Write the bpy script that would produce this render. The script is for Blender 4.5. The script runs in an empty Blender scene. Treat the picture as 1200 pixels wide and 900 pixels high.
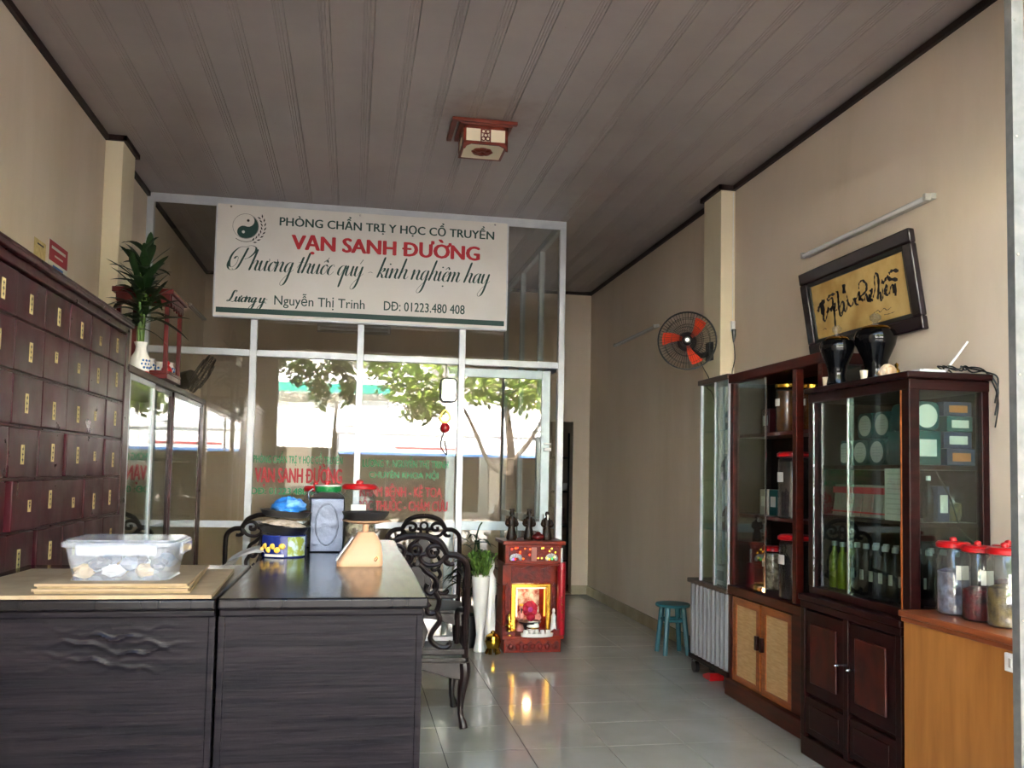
import bpy, bmesh, math, random
from mathutils import Vector, Matrix
random.seed(11)
scene = bpy.context.scene
COL = scene.collection
PI = math.pi

# ------------------------------------------------------------------ camera, sky, sun, exposure
def make_camera():
    f = 1027.8
    yaw, pit, rol = math.radians(10.235), math.radians(3.3006), math.radians(1.1193)
    fw = Vector((math.sin(yaw)*math.cos(pit), math.cos(yaw)*math.cos(pit), math.sin(pit)))
    r = Vector((math.cos(yaw), -math.sin(yaw), 0)); u = r.cross(fw)
    r2 = r*math.cos(rol) + u*math.sin(rol); u2 = u*math.cos(rol) - r*math.sin(rol)
    cd = bpy.data.cameras.new('camera'); co = bpy.data.objects.new('camera', cd); COL.objects.link(co)
    m = Matrix((r2, u2, -fw)).transposed().to_4x4(); m.translation = Vector((0, 0, 1.32))
    co.matrix_world = m
    cd.sensor_fit = 'HORIZONTAL'; cd.sensor_width = 36.0; cd.lens = 36.0*f/1200.0
    cd.shift_y = 44.9/1200.0; cd.clip_start = 0.05; cd.clip_end = 200
    scene.camera = co
make_camera()

SUN_DIR = Vector((0.20, -0.56, -0.80)).normalized()
world = bpy.data.worlds.new('world'); scene.world = world; world.use_nodes = True
wn = world.node_tree; wn.nodes.clear()
w_out = wn.nodes.new('ShaderNodeOutputWorld'); w_bg = wn.nodes.new('ShaderNodeBackground'); w_sky = wn.nodes.new('ShaderNodeTexSky')
w_sky.sky_type = 'NISHITA'; w_sky.sun_disc = False
w_sky.sun_elevation = math.asin(-SUN_DIR.z); w_sky.sun_rotation = math.atan2(-SUN_DIR.x, -SUN_DIR.y)
w_sky.air_density = 1.2; w_sky.dust_density = 2.5; w_sky.ozone_density = 1.0
w_bg.inputs['Strength'].default_value = 0.25
wn.links.new(w_sky.outputs[0], w_bg.inputs[0]); wn.links.new(w_bg.outputs[0], w_out.inputs[0])
sd = bpy.data.lights.new('sun', 'SUN'); sd.energy = 12.0; sd.angle = 0.01; sd.color = (1.0, 0.95, 0.88)
so = bpy.data.objects.new('sun', sd); COL.objects.link(so); so.rotation_euler = SUN_DIR.to_track_quat('-Z', 'Y').to_euler(); so.location = (0, 8, 14)

vs = scene.view_settings
vs.view_transform = 'Standard'; vs.look = 'None'; vs.gamma = 1.0; vs.use_curve_mapping = False
vs.exposure = 3.48
scene.display_settings.display_device = 'sRGB'
cy = scene.cycles
cy.max_bounces = 10; cy.diffuse_bounces = 6; cy.glossy_bounces = 6; cy.transmission_bounces = 8; cy.transparent_max_bounces = 40
cy.caustics_reflective = False; cy.caustics_refractive = False; cy.sample_clamp_indirect = 12.0
cy.use_denoising = True
try: cy.denoiser = 'OPENIMAGEDENOISE'
except Exception: pass

# ------------------------------------------------------------------ materials
def lin(c):
    if isinstance(c, str):
        c = c.lstrip('#'); c = [int(c[i:i+2], 16)/255 for i in (0, 2, 4)]
    return tuple((x/12.92 if x <= .04045 else ((x+.055)/1.055)**2.4) for x in c) + (1.0,)
class NT:
    def __init__(s, name):
        s.m = bpy.data.materials.new(name); s.m.use_nodes = True; s.t = s.m.node_tree; s.t.nodes.clear()
        s.out = s.n('OutputMaterial')
    def n(s, kind, **kw):
        nd = s.t.nodes.new('ShaderNode'+kind)
        for k, v in kw.items(): setattr(nd, k, v)
        return nd
    def l(s, a, b): s.t.links.new(a, b)
    def noise(s, scale, detail=4, vec=None, rough=.55):
        nd = s.n('TexNoise'); nd.inputs['Scale'].default_value = scale; nd.inputs['Detail'].default_value = detail; nd.inputs['Roughness'].default_value = rough
        if vec is not None: s.l(vec, nd.inputs['Vector'])
        return nd.outputs['Fac']
    def ramp(s, fac, stops):
        nd = s.n('ValToRGB'); e = nd.color_ramp.elements
        while len(e) < len(stops): e.new(.5)
        for el, (p, c) in zip(e, stops): el.position = p; el.color = c
        s.l(fac, nd.inputs[0]); return nd.outputs[0]
    def coord(s, scale=(1, 1, 1), world=False):
        if world: src = s.n('NewGeometry').outputs['Position']
        else: src = s.n('TexCoord').outputs['Object']
        mp = s.n('Mapping'); mp.inputs['Scale'].default_value = scale; s.l(src, mp.inputs['Vector']); return mp.outputs[0]
    def mix(s, fac, a, b, blend='MIX'):
        nd = s.n('MixRGB'); nd.blend_type = blend
        for sock, v in ((nd.inputs[0], fac), (nd.inputs[1], a), (nd.inputs[2], b)):
            if hasattr(v, 'is_output'): s.l(v, sock)
            else: sock.default_value = v
        return nd.outputs[0]
def mat(name, col, rough=.5, metal=0.0, spec=.5, col2=None, nscale=6.0, stretch=(1, 1, 1), lo=.35, hi=.65, bump=0.0, bscale=30.0, world=False, coat=0.0, rvar=0.0, emit=None, estr=0.0, alpha=None):
    s = NT(name); p = s.n('BsdfPrincipled')
    p.inputs['Roughness'].default_value = rough; p.inputs['Metallic'].default_value = metal
    p.inputs['Specular IOR Level'].default_value = spec
    if coat: p.inputs['Coat Weight'].default_value = coat; p.inputs['Coat Roughness'].default_value = .08
    vec = s.coord(stretch, world)
    if col2 is not None:
        s.l(s.ramp(s.noise(nscale, 6, vec), [(lo, lin(col)), (hi, lin(col2))]), p.inputs['Base Color'])
    else: p.inputs['Base Color'].default_value = lin(col)
    if rvar:
        g = s.ramp(s.noise(nscale*1.7, 5, vec), [(.3, (max(0, rough-rvar),)*3+(1,)), (.7, (min(1, rough+rvar),)*3+(1,))]); s.l(g, p.inputs['Roughness'])
    if bump:
        b = s.n('Bump'); b.inputs['Strength'].default_value = bump; b.inputs['Distance'].default_value = .01
        s.l(s.noise(bscale, 5, vec), b.inputs['Height']); s.l(b.outputs[0], p.inputs['Normal'])
    if emit: p.inputs['Emission Color'].default_value = lin(emit); p.inputs['Emission Strength'].default_value = estr
    s.l(p.outputs[0], s.out.inputs[0]); return s.m
def glass(name, tint='#ffffff', refl=.04, rough=0.0, haze=0.0, hazecol='#ffffff'):
    # clear pane: see-through plus mirror reflection that grows towards grazing angles on either face
    s = NT(name); lw = s.n('LayerWeight'); lw.inputs[0].default_value = .5
    pw = s.n('Math', operation='POWER'); s.l(lw.outputs['Facing'], pw.inputs[0]); pw.inputs[1].default_value = 5.0
    ma = s.n('Math', operation='MULTIPLY_ADD'); s.l(pw.outputs[0], ma.inputs[0]); ma.inputs[1].default_value = 1-refl; ma.inputs[2].default_value = refl
    tr = s.n('BsdfTransparent'); tr.inputs[0].default_value = lin(tint)
    gl = s.n('BsdfGlossy'); gl.inputs['Roughness'].default_value = rough; gl.inputs[0].default_value = (1, 1, 1, 1)
    base = tr.outputs[0]
    if haze:
        df = s.n('BsdfDiffuse'); df.inputs[0].default_value = lin(hazecol); mh = s.n('MixShader'); mh.inputs[0].default_value = haze
        s.l(base, mh.inputs[1]); s.l(df.outputs[0], mh.inputs[2]); base = mh.outputs[0]
    mx = s.n('MixShader'); s.l(ma.outputs[0], mx.inputs[0]); s.l(base, mx.inputs[1]); s.l(gl.outputs[0], mx.inputs[2])
    s.l(mx.outputs[0], s.out.inputs[0]); return s.m
M = {}
def wall_mat(name, a, b, c):
    s = NT(name); p = s.n('BsdfPrincipled'); p.inputs['Roughness'].default_value = .75; p.inputs['Specular IOR Level'].default_value = .25
    v = s.coord((1, 1, .45), True)
    base = s.ramp(s.noise(2.2, 6, v), [(.3, lin(a)), (.7, lin(b))])
    st = s.ramp(s.noise(1.1, 7, s.coord((1, 1, .25), True), .65), [(.52, (0, 0, 0, 1)), (.72, (1, 1, 1, 1))])
    mul = s.n('Math', operation='MULTIPLY'); s.l(st, mul.inputs[0]); mul.inputs[1].default_value = .5
    colr = s.mix(mul.outputs[0], base, lin(c)); s.l(colr, p.inputs['Base Color'])
    b_ = s.n('Bump'); b_.inputs['Strength'].default_value = .08; b_.inputs['Distance'].default_value = .01
    s.l(s.noise(40, 4, s.coord((1, 1, 1), True)), b_.inputs['Height']); s.l(b_.outputs[0], p.inputs['Normal'])
    s.l(p.outputs[0], s.out.inputs[0]); return s.m
M['wall'] = wall_mat('wall_paint', '#dacbba', '#d2c2af', '#c0af97')
M['pillar'] = wall_mat('pillar_paint', '#e4d9bf', '#ddd0b3', '#cdbf9f')
def ceil_mat():
    s = NT('ceiling_pvc'); p = s.n('BsdfPrincipled'); p.inputs['Roughness'].default_value = .38; p.inputs['Specular IOR Level'].default_value = .4
    v = s.coord((1, 1, 1), True)
    base = s.ramp(s.noise(1.3, 6, v, .6), [(.3, lin('#a29895')), (.7, lin('#938986'))])
    speck = s.ramp(s.noise(38, 3, v, .7), [(.70, (0, 0, 0, 1)), (.78, (1, 1, 1, 1))])
    big = s.ramp(s.noise(1.9, 5, v), [(.45, (0, 0, 0, 1)), (.7, (1, 1, 1, 1))])
    mu = s.n('Math', operation='MULTIPLY'); s.l(speck, mu.inputs[0]); s.l(big, mu.inputs[1])
    # brown smoke stain around the lantern, a mark with its own shape
    g = s.n('NewGeometry'); ds = s.n('VectorMath', operation='DISTANCE'); s.l(g.outputs['Position'], ds.inputs[0]); ds.inputs[1].default_value = (.70, 4.85, 3.35)
    nz = s.n('Math', operation='MULTIPLY_ADD'); s.l(s.noise(9, 5, v), nz.inputs[0]); nz.inputs[1].default_value = .5; s.l(ds.outputs['Value'], nz.inputs[2])
    stain = s.ramp(nz.outputs[0], [(.36, (1, 1, 1, 1)), (.62, (0, 0, 0, 1))])
    sm = s.n('Math', operation='MULTIPLY'); s.l(stain, sm.inputs[0]); sm.inputs[1].default_value = .45
    c1 = s.mix(sm.outputs[0], base, lin('#6b5340')); c2 = s.mix(mu.outputs[0], c1, lin('#3c332c'))
    s.l(c2, p.inputs['Base Color'])
    s.l(p.outputs[0], s.out.inputs[0]); return s.m
M['ceiling'] = ceil_mat()
M['tile'] = mat('floor_tile', '#a3a29b', .10, 0, .55, '#999890', 3.0, rvar=.03, world=True)
M['grout'] = mat('grout', '#2f2e2a', .85)
M['basetile'] = mat('base_tile', '#b3a88e', .25, 0, .5, '#a4987d', 5.0)
M['trim'] = mat('trim_wood', '#2a1712', .5, 0, .4, '#1c0f0c', 9)
M['alum'] = mat('aluminium', '#c9ccd2', .38, .25, .5, '#bcc0c8', 8)
M['alum_blue'] = mat('aluminium_door', '#b9c6cc', .4, .2, .5, '#aebcc2', 8)
M['glass'] = glass('pane_glass', '#f6f5f2', .05)
M['cabglass'] = glass('cabinet_glass', '#e6f0ec', .05)
M['jarglass'] = glass('jar_glass', '#e4e8e8', .05, .02, .03, '#c8c8c8')
M['lacquer'] = mat('black_lacquer', '#0c0b10', .30, 0, .10, '#1d181c', 2.2, (1, 4, 20), .35, .75, .12, 4.0, rvar=.10)
M['lacquer_top'] = mat('black_lacquer_top', '#0e0c0f', .17, 0, .18, '#181516', 3.0, (8, 1, 1), .35, .75, .03, 8.0, rvar=.05)
M['rosewood'] = mat('carved_rosewood', '#120b0c', .32, 0, .3, '#1e1212', 10, bump=.06)
M['maroon'] = mat('maroon_wood', '#3a1013', .32, 0, .28, '#240a0d', 4.0, (1, 3, 3), .3, .7, .04, 14, rvar=.06)
def drawer_mat():
    s = NT('drawer_wood'); p = s.n('BsdfPrincipled'); p.inputs['Specular IOR Level'].default_value = .22
    v = s.coord((1, 1, 1), True)
    base = s.ramp(s.noise(5, 6, s.coord((1, 3, 1), True)), [(.3, lin('#42101a')), (.7, lin('#2a1014'))])
    wear = s.ramp(s.noise(3.2, 7, v, .68), [(.56, (0, 0, 0, 1)), (.7, (1, 1, 1, 1))])
    mu = s.n('Math', operation='MULTIPLY'); s.l(wear, mu.inputs[0]); mu.inputs[1].default_value = .22
    s.l(s.mix(mu.outputs[0], base, lin('#3c4a42')), p.inputs['Base Color'])
    s.l(s.ramp(s.noise(7, 5, v), [(.3, (.26,)*3+(1,)), (.7, (.45,)*3+(1,))]), p.inputs['Roughness'])
    s.l(p.outputs[0], s.out.inputs[0]); return s.m
M['drawer'] = drawer_mat()
M['tag'] = mat('paper_tag', '#cdbb85', .8, 0, .2, '#b9a672', 40)
M['ink'] = mat('ink', '#131114', .6)
M['darkwood'] = mat('dark_cabinet_wood', '#260b0a', .36, 0, .15, '#150605', 5, (1, 1, 5), bump=.06, rvar=.06)
M['darkcarve'] = mat('burl_panel', '#4a170e', .35, 0, .3, '#1f0a08', 9, (1, 1.5, .8), .3, .7)
M['redwood'] = mat('red_cabinet_wood', '#4a160d', .36, 0, .18, '#330f09', 5, (1, 1, 6), bump=.05)
M['orangewood'] = mat('orange_trim_wood', '#9c5425', .35, 0, .5, '#7d3e1b', 8, (1, 1, 6))
M['rattan'] = mat('pale_panel', '#c9a878', .5, 0, .4, '#b7925f', 7, (1, 2, 14))
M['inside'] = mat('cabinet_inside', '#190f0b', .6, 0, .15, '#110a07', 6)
M['mirror'] = mat('cabinet_mirror_back', '#b7c9c4', .06, 1.0)
M['greywood'] = mat('grey_wood', '#5a4c42', .5, 0, .4, '#463a33', 8, (1, 1, 4))
M['bellows'] = mat('grey_bellows', '#a7a9ac', .5, .15, .4, '#8f9296', 20, (3, 3, .3))
M['oak'] = mat('oak_laminate', '#a87038', .45, 0, .3, '#8f5c2a', 6, (3, 3, .35), .3, .7)
M['oaktop'] = mat('counter_edge', '#8a4a2a', .3, 0, .5, '#733b22', 7, (2, .5, 4))
M['white'] = mat('white_ceramic', '#e6e4df', .18, 0, .5, coat=.3)
M['whitepl'] = mat('white_plastic', '#dedede', .4)
M['paper'] = mat('paper', '#c8c6be', .8, 0, .2)
M['black'] = mat('black_plastic', '#121213', .35)
M['blackgloss'] = mat('black_glaze', '#060607', .10, 0, .25)
M['gold'] = mat('gold_metal', '#c79a3a', .22, 1.0)
M['steel'] = mat('steel', '#b3b4b8', .25, 1.0, bump=.1, bscale=20, rvar=.08)
M['tinfoil'] = mat('tinplate', '#4b505b', .30, 1.0, .5, '#3a404d', 7, bump=.6, bscale=9)
M['darkmetal'] = mat('dark_pan_metal', '#57565a', .3, .9, bump=.1)
M['red'] = mat('red_plastic', '#a31217', .28, 0, .4)
M['green'] = mat('green_lid', '#126b33', .3)
M['orangered'] = mat('fan_blade_plastic', '#d13d1e', .35)
M['teal_stool'] = mat('teal_plastic', '#1d5a63', .42)
M['beige_pl'] = mat('peach_plastic', '#c29a78', .42, 0, .3)
M['cardboard'] = mat('cardboard', '#96836a', .85, 0, .2, '#8a765c', 12)
M['kraft_edge'] = mat('cardboard_edge', '#7d6b52', .9, 0, .1, '#93805f', 60, (1, 1, 8))
M['boxplastic'] = glass('frosted_box_plastic', '#f2f5fa', .05, .14, .24, '#d3dae6')
M['signface'] = mat('sign_board', '#e0dcd8', .45, 0, .35, '#dad5d0', 3)
M['signgreen'] = mat('sign_green', '#0f3d37', .5)
M['signred'] = mat('sign_red', '#bd2230', .5)
M['decal_green'] = mat('decal_green', '#1f8f5c', .6)
M['decal_red'] = mat('decal_red', '#b0202c', .6)
M['leaf'] = mat('leaf_dark', '#12230f', .45, 0, .3, '#1e3517', 12)
M['leafg'] = mat('leaf_grass', '#5d7a2c', .5, 0, .4, '#3f5d22', 20)
M['redlac'] = mat('red_lacquer', '#5e100f', .38, 0, .3, '#450b0b', 8)
M['shrine'] = mat('shrine_lacquer', '#8e2508', .35, 0, .25, '#661805', 14, bump=.2, bscale=45)
M['shrinedark'] = mat('shrine_carving', '#7a150a', .38, 0, .25, '#4a0c06', 25, bump=.4, bscale=60)
M['statue'] = mat('statue_wood', '#170d09', .4, 0, .25, '#2c1a0d', 22, bump=.3, bscale=60)
M['candle'] = mat('red_candle', '#a01424', .35)
M['flower'] = mat('red_cloth', '#c01f3a', .6, 0, .3, '#8f1430', 20)
M['pink'] = mat('pink_cloth', '#d99a8c', .6)
M['yellow'] = mat('yellow_paint', '#e0b13a', .5)
M['blue'] = mat('blue_bag', '#2b78c8', .45, 0, .4, '#7fb4e4', 16, lo=.5, hi=.62, bump=.3, bscale=30)
M['cloth'] = mat('grey_cloth', '#b9b5b1', .9, 0, .1, '#8d8a88', 14, bump=.3, bscale=20)
M['amber'] = mat('amber_fill', '#7a4310', .25, 0, .5, '#3d2008', 10)
M['darkfill'] = mat('dark_liquor', '#150c0b', .12, 0, .5, '#221210', 12)
M['tealbox'] = mat('teal_box', '#0b4a49', .45, 0, .3)
M['bottle_y'] = mat('yellow_oil', '#7d7f22', .2, 0, .3, '#5a5f16', 15)
M['bottle_d'] = mat('dark_syrup', '#0c0709', .15, 0, .3)
M['cap'] = mat('bottle_cap', '#85888b', .4)
M['lampshade'] = mat('lantern_paper', '#e6d9bd', .6, 0, .3)
M['lampframe'] = mat('lantern_wood', '#7a2a14', .4, 0, .5, '#5c1d0e', 12)
M['tube'] = mat('tube_glass', '#d8dadb', .25)
M['fixture'] = mat('fixture_metal', '#a9a6a0', .45)
M['railsteel'] = mat('galvanised_post', '#8d8f90', .4, .6, .5, '#7c7e80', 20)
M['screw'] = mat('screw', '#d8d8d8', .25, 1.0)
M['frame'] = mat('picture_frame', '#1c1218', .22, 0, .5, coat=.3)
M['gilt'] = mat('gold_paper', '#cdb074', .65, 0, .2, '#b08d50', 6)
M['cable'] = mat('cable', '#0d0d0e', .5)
def emat(name, c, st):
    s = NT(name); e = s.n('Emission'); e.inputs[0].default_value = lin(c); e.inputs[1].default_value = st; s.l(e.outputs[0], s.out.inputs[0]); return s.m

# ------------------------------------------------------------------ mesh building
class MB:
    def __init__(s): s.v = []; s.f = []
    def add(s, vs_, fs_):
        o = len(s.v); s.v += [tuple(p) for p in vs_]; s.f += [tuple(i+o for i in f) for f in fs_]; return s
    def box(s, x0, x1, y0, y1, z0, z1):
        return s.add([(x0,y0,z0),(x1,y0,z0),(x1,y1,z0),(x0,y1,z0),(x0,y0,z1),(x1,y0,z1),(x1,y1,z1),(x0,y1,z1)],
                     [(0,3,2,1),(4,5,6,7),(0,1,5,4),(1,2,6,5),(2,3,7,6),(3,0,4,7)])
    def cbox(s, c, h): return s.box(c[0]-h[0], c[0]+h[0], c[1]-h[1], c[1]+h[1], c[2]-h[2], c[2]+h[2])
    def lathe(s, prof, c=(0,0,0), n=20, sx=1, sy=1, cap=True):
        k = len(prof); vs_ = []; fs_ = []
        for r, z in prof:
            for i in range(n):
                a = 2*PI*i/n; vs_.append((c[0]+r*sx*math.cos(a), c[1]+r*sy*math.sin(a), c[2]+z))
        for j in range(k-1):
            for i in range(n):
                i2 = (i+1) % n; fs_.append((j*n+i, j*n+i2, (j+1)*n+i2, (j+1)*n+i))
        if cap:
            if prof[0][0] > 1e-5: fs_.append(tuple(range(n-1, -1, -1)))
            if prof[-1][0] > 1e-5: fs_.append(tuple(range((k-1)*n, k*n)))
        return s.add(vs_, fs_)
    def tube(s, pts, r, n=8, closed=False, flat=1.0, cap=True):
        pts = [Vector(p) for p in pts]; m = len(pts); rr = r if isinstance(r, (list, tuple)) else [r]*m
        vs_ = []; fs_ = []; prev = None
        for i in range(m):
            if closed: t = pts[(i+1) % m]-pts[i-1]
            else: t = pts[min(i+1, m-1)]-pts[max(i-1, 0)]
            t.normalize()
            if prev is None:
                a = Vector((0, 0, 1)) if abs(t.z) < .9 else Vector((1, 0, 0)); nrm = (a-t*a.dot(t)).normalized()
            else:
                nrm = prev-t*prev.dot(t)
                if nrm.length < 1e-6: nrm = t.orthogonal()
                nrm.normalize()
            prev = nrm; b = t.cross(nrm)
            for k in range(n):
                a = 2*PI*k/n; vs_.append(pts[i]+(nrm*math.cos(a)+b*math.sin(a)*flat)*rr[i])
        L = m if closed else m-1
        for i in range(L):
            i2 = (i+1) % m
            for k in range(n):
                k2 = (k+1) % n; fs_.append((i*n+k, i*n+k2, i2*n+k2, i2*n+k))
        if not closed and cap: fs_.append(tuple(range(n-1, -1, -1))); fs_.append(tuple(range((m-1)*n, m*n)))
        return s.add(vs_, fs_)
    def cyl(s, p0, p1, r0, r1=None, n=16): return s.tube([p0, p1], [r0, r0 if r1 is None else r1], n)
    def prism(s, poly, fn, d0, d1):
        n = len(poly); vs_ = [fn(a, b, d0) for a, b in poly]+[fn(a, b, d1) for a, b in poly]
        fs_ = [tuple(range(n-1, -1, -1)), tuple(range(n, 2*n))]+[(i, (i+1) % n, n+(i+1) % n, n+i) for i in range(n)]
        return s.add(vs_, fs_)
    def ball(s, c, r, nu=14, nv=9):
        if not isinstance(r, (tuple, list)): r = (r, r, r)
        vs_ = [(c[0], c[1], c[2]-r[2])]; fs_ = []
        for j in range(1, nv):
            t = -PI/2+PI*j/nv
            for i in range(nu):
                a = 2*PI*i/nu; vs_.append((c[0]+r[0]*math.cos(t)*math.cos(a), c[1]+r[1]*math.cos(t)*math.sin(a), c[2]+r[2]*math.sin(t)))
        vs_.append((c[0], c[1], c[2]+r[2])); T = len(vs_)-1
        for i in range(nu):
            i2 = (i+1) % nu; fs_.append((0, 1+i2, 1+i)); fs_.append((T, T-nu+i, T-nu+i2))
            for j in range(nv-2): a0 = 1+j*nu; fs_.append((a0+i, a0+i2, a0+nu+i2, a0+nu+i))
        return s.add(vs_, fs_)
    def grid(s, nu, nv, fn):
        vs_ = [fn(i/nu, j/nv) for j in range(nv+1) for i in range(nu+1)]
        fs_ = [(j*(nu+1)+i, j*(nu+1)+i+1, (j+1)*(nu+1)+i+1, (j+1)*(nu+1)+i) for j in range(nv) for i in range(nu)]
        return s.add(vs_, fs_)
    def mesh(s, name, origin=(0,0,0), bevel=0, smooth=True, fix=True, angle=35):
        me = bpy.data.meshes.new(name); o = origin
        me.from_pydata([(p[0]-o[0], p[1]-o[1], p[2]-o[2]) for p in s.v], [], s.f)
        if bevel or fix:
            bm = bmesh.new(); bm.from_mesh(me)
            if fix: bmesh.ops.recalc_face_normals(bm, faces=bm.faces[:])
            if bevel:
                res = bmesh.ops.bevel(bm, geom=bm.edges[:], offset=bevel, segments=2, profile=.6, affect='EDGES', clamp_overlap=True)
                for f_ in bm.faces: f_.smooth = False
                for f_ in res['faces']: f_.smooth = True
            bm.to_mesh(me); bm.free()
        if smooth and not bevel and len(me.polygons):
            me.shade_smooth()
            me.set_sharp_from_angle(angle=math.radians(angle))
        return me
ORI = {}
def obj(name, mb, m, parent=None, bevel=0, smooth=True, fix=True, angle=35, local=False, kind=None, label=None):
    o0 = ORI.get(parent.name, (0,0,0)) if (parent and not local) else (0,0,0)
    me = mb if isinstance(mb, bpy.types.Mesh) else mb.mesh(name, o0, bevel, smooth, fix, angle)
    if m is not None:
        me.materials.clear(); me.materials.append(M[m] if isinstance(m, str) else m)
    ob = bpy.data.objects.new(name, me); COL.objects.link(ob)
    if parent: ob.parent = parent; ORI[ob.name] = o0
    if kind: ob['kind'] = kind
    if label: ob['label'] = label
    return ob
def thing(name, label, cat, loc=(0,0,0), rz=0, group=None):
    e = bpy.data.objects.new(name, None); COL.objects.link(e); e.empty_display_size = .05
    e.location = loc; e.rotation_euler = (0, 0, rz); e['label'] = label; e['category'] = cat
    if group: e['group'] = group
    ORI[e.name] = tuple(loc); return e
def tag(ob, label, cat, group=None):
    ob['label'] = label; ob['category'] = cat
    if group: ob['group'] = group
    return ob
def struct(name, mb, m, bevel=0, smooth=True):
    o = obj(name, mb, m, None, bevel, smooth); o['kind'] = 'structure'; return o
def solo(name, mb, m, label, cat, loc, group=None, **kw):
    # a thing that is one mesh, its origin at loc
    me = mb.mesh(name, loc, kw.pop('bevel', 0), kw.pop('smooth', True))
    o = obj(name, me, m); o.location = loc; return tag(o, label, cat, group)
def dup(root, loc, rz=None, label=None, group=None):
    r = root.copy(); COL.objects.link(r); r.location = loc; ORI[r.name] = tuple(loc)
    if rz is not None: r.rotation_euler = (0, 0, rz)
    if label: r['label'] = label
    if group: r['group'] = group
    for ch in list(root.children):
        c = ch.copy(); COL.objects.link(c); c.parent = r
        for g in list(ch.children):
            d = g.copy(); COL.objects.link(d); d.parent = c
    return r
def spline(P, n=8, closed=False):
    P = [Vector(p) for p in P]; out = []; m = len(P); L = m if closed else m-1
    for i in range(L):
        if closed: p0, p1, p2, p3 = P[i-1], P[i], P[(i+1) % m], P[(i+2) % m]
        else: p0, p1, p2, p3 = P[max(i-1, 0)], P[i], P[i+1], P[min(i+2, m-1)]
        for k in range(n):
            t = k/n; out.append(.5*((2*p1)+(p2-p0)*t+(2*p0-5*p1+4*p2-p3)*t*t+(3*p1-p0-3*p2+p3)*t**3))
    if not closed: out.append(P[-1])
    return out
PLAIN = {ord('Đ'): 'D', ord('Ơ'): 'O', ord('Ờ'): 'O'}
def flat_text(s):
    cu = bpy.data.curves.new('t', 'FONT'); cu.body = s.translate(PLAIN); cu.size = 1.0; cu.resolution_u = 3
    to = bpy.data.objects.new('t', cu); COL.objects.link(to)
    dg = bpy.context.evaluated_depsgraph_get(); me = bpy.data.meshes.new_from_object(to.evaluated_get(dg))
    bpy.data.objects.remove(to); bpy.data.curves.remove(cu)
    V = [(v.co.x, v.co.y) for v in me.vertices]; F = [tuple(p.vertices) for p in me.polygons]; bpy.data.meshes.remove(me); return V, F
def text(name, s, m, parent, fn, u0, u1, v0, cap, bold=0.0, grow=0.0):
    # flat print: fn(u, v) -> point on the surface; grow thickens strokes by overprinting shifted copies
    V, F = flat_text(s); V = list(V)
    for k_, ch_ in enumerate(s):
        if ch_ in 'ĐƠỜ':      # strokes that the plain letter lacks: bar of the D, horn and grave of the O
            r = max(x for x, y in flat_text(s[:k_+1])[0]); l = r-(lambda q: max(x for x, y in q)-min(x for x, y in q))(flat_text(ch_)[0])
            def quad(P): n_ = len(V); V.extend(P); F.append((n_, n_+1, n_+2, n_+3))
            if ch_ == 'Đ': quad([(l-.07, .33), (l+.30, .33), (l+.30, .40), (l-.07, .40)])
            else:
                quad([(r-.14, .60), (r-.08, .54), (r+.05, .66), (r+.0, .70)]); quad([(r-.0, .64), (r+.07, .64), (r+.08, .78), (r+.01, .78)])
                if ch_ == 'Ờ': m_ = (l+r)/2; quad([(m_-.14, .93), (m_-.04, .93), (m_+.06, .79), (m_-.02, .79)])
    a, b = min(x for x, y in V)-grow, max(x for x, y in V)+grow; mb = MB()
    sh = [(0, 0)] if not grow else [(-grow, 0), (-grow*.4, grow*.35), (0, -grow*.35), (grow*.4, grow*.35), (grow, 0)]
    for i, (dx, dy) in enumerate(sh):
        mb.add([(lambda p: (p[0], p[1]-.00012*i, p[2]) if abs(dx)+abs(dy) >= 0 else p)(fn(u0+(x+dx-a)/(b-a)*(u1-u0), v0+(y+dy)*cap/.727)) for x, y in V], F)
    return obj(name, mb, m, parent, fix=False, smooth=False)
# ------------------------------------------------------------------ the room
XL, XR, YF, YP, YB, ZC = -1.56, 2.585, 2.35, 6.83, 9.45, 3.355
# floor with tiles
floor = struct('floor', MB().box(XL-.2, XR+.2, YF, 11.4, -.12, -.004), 'grout')
xs = [XL]+[-1.54+.4*i for i in range(1, 11)]+[XR]
ys = [YF]+[2.60+.4*i for i in range(0, 18)]
tile_meshes = {}
def tile_mesh(w, d):
    k = (round(w, 3), round(d, 3))
    if k not in tile_meshes:
        me = MB().box(-w/2+.0022, w/2-.0022, -d/2+.0022, d/2-.0022, -.008, 0).mesh('tile', smooth=False); me.materials.append(M['tile']); tile_meshes[k] = me
    return tile_meshes[k]
for i in range(len(xs)-1):
    for j in range(len(ys)-1):
        o = bpy.data.objects.new('tile', tile_mesh(xs[i+1]-xs[i], ys[j+1]-ys[j])); COL.objects.link(o); o.parent = floor
        o.location = ((xs[i]+xs[i+1])/2, (ys[j]+ys[j+1])/2, random.uniform(-.0004, .0004))
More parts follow.
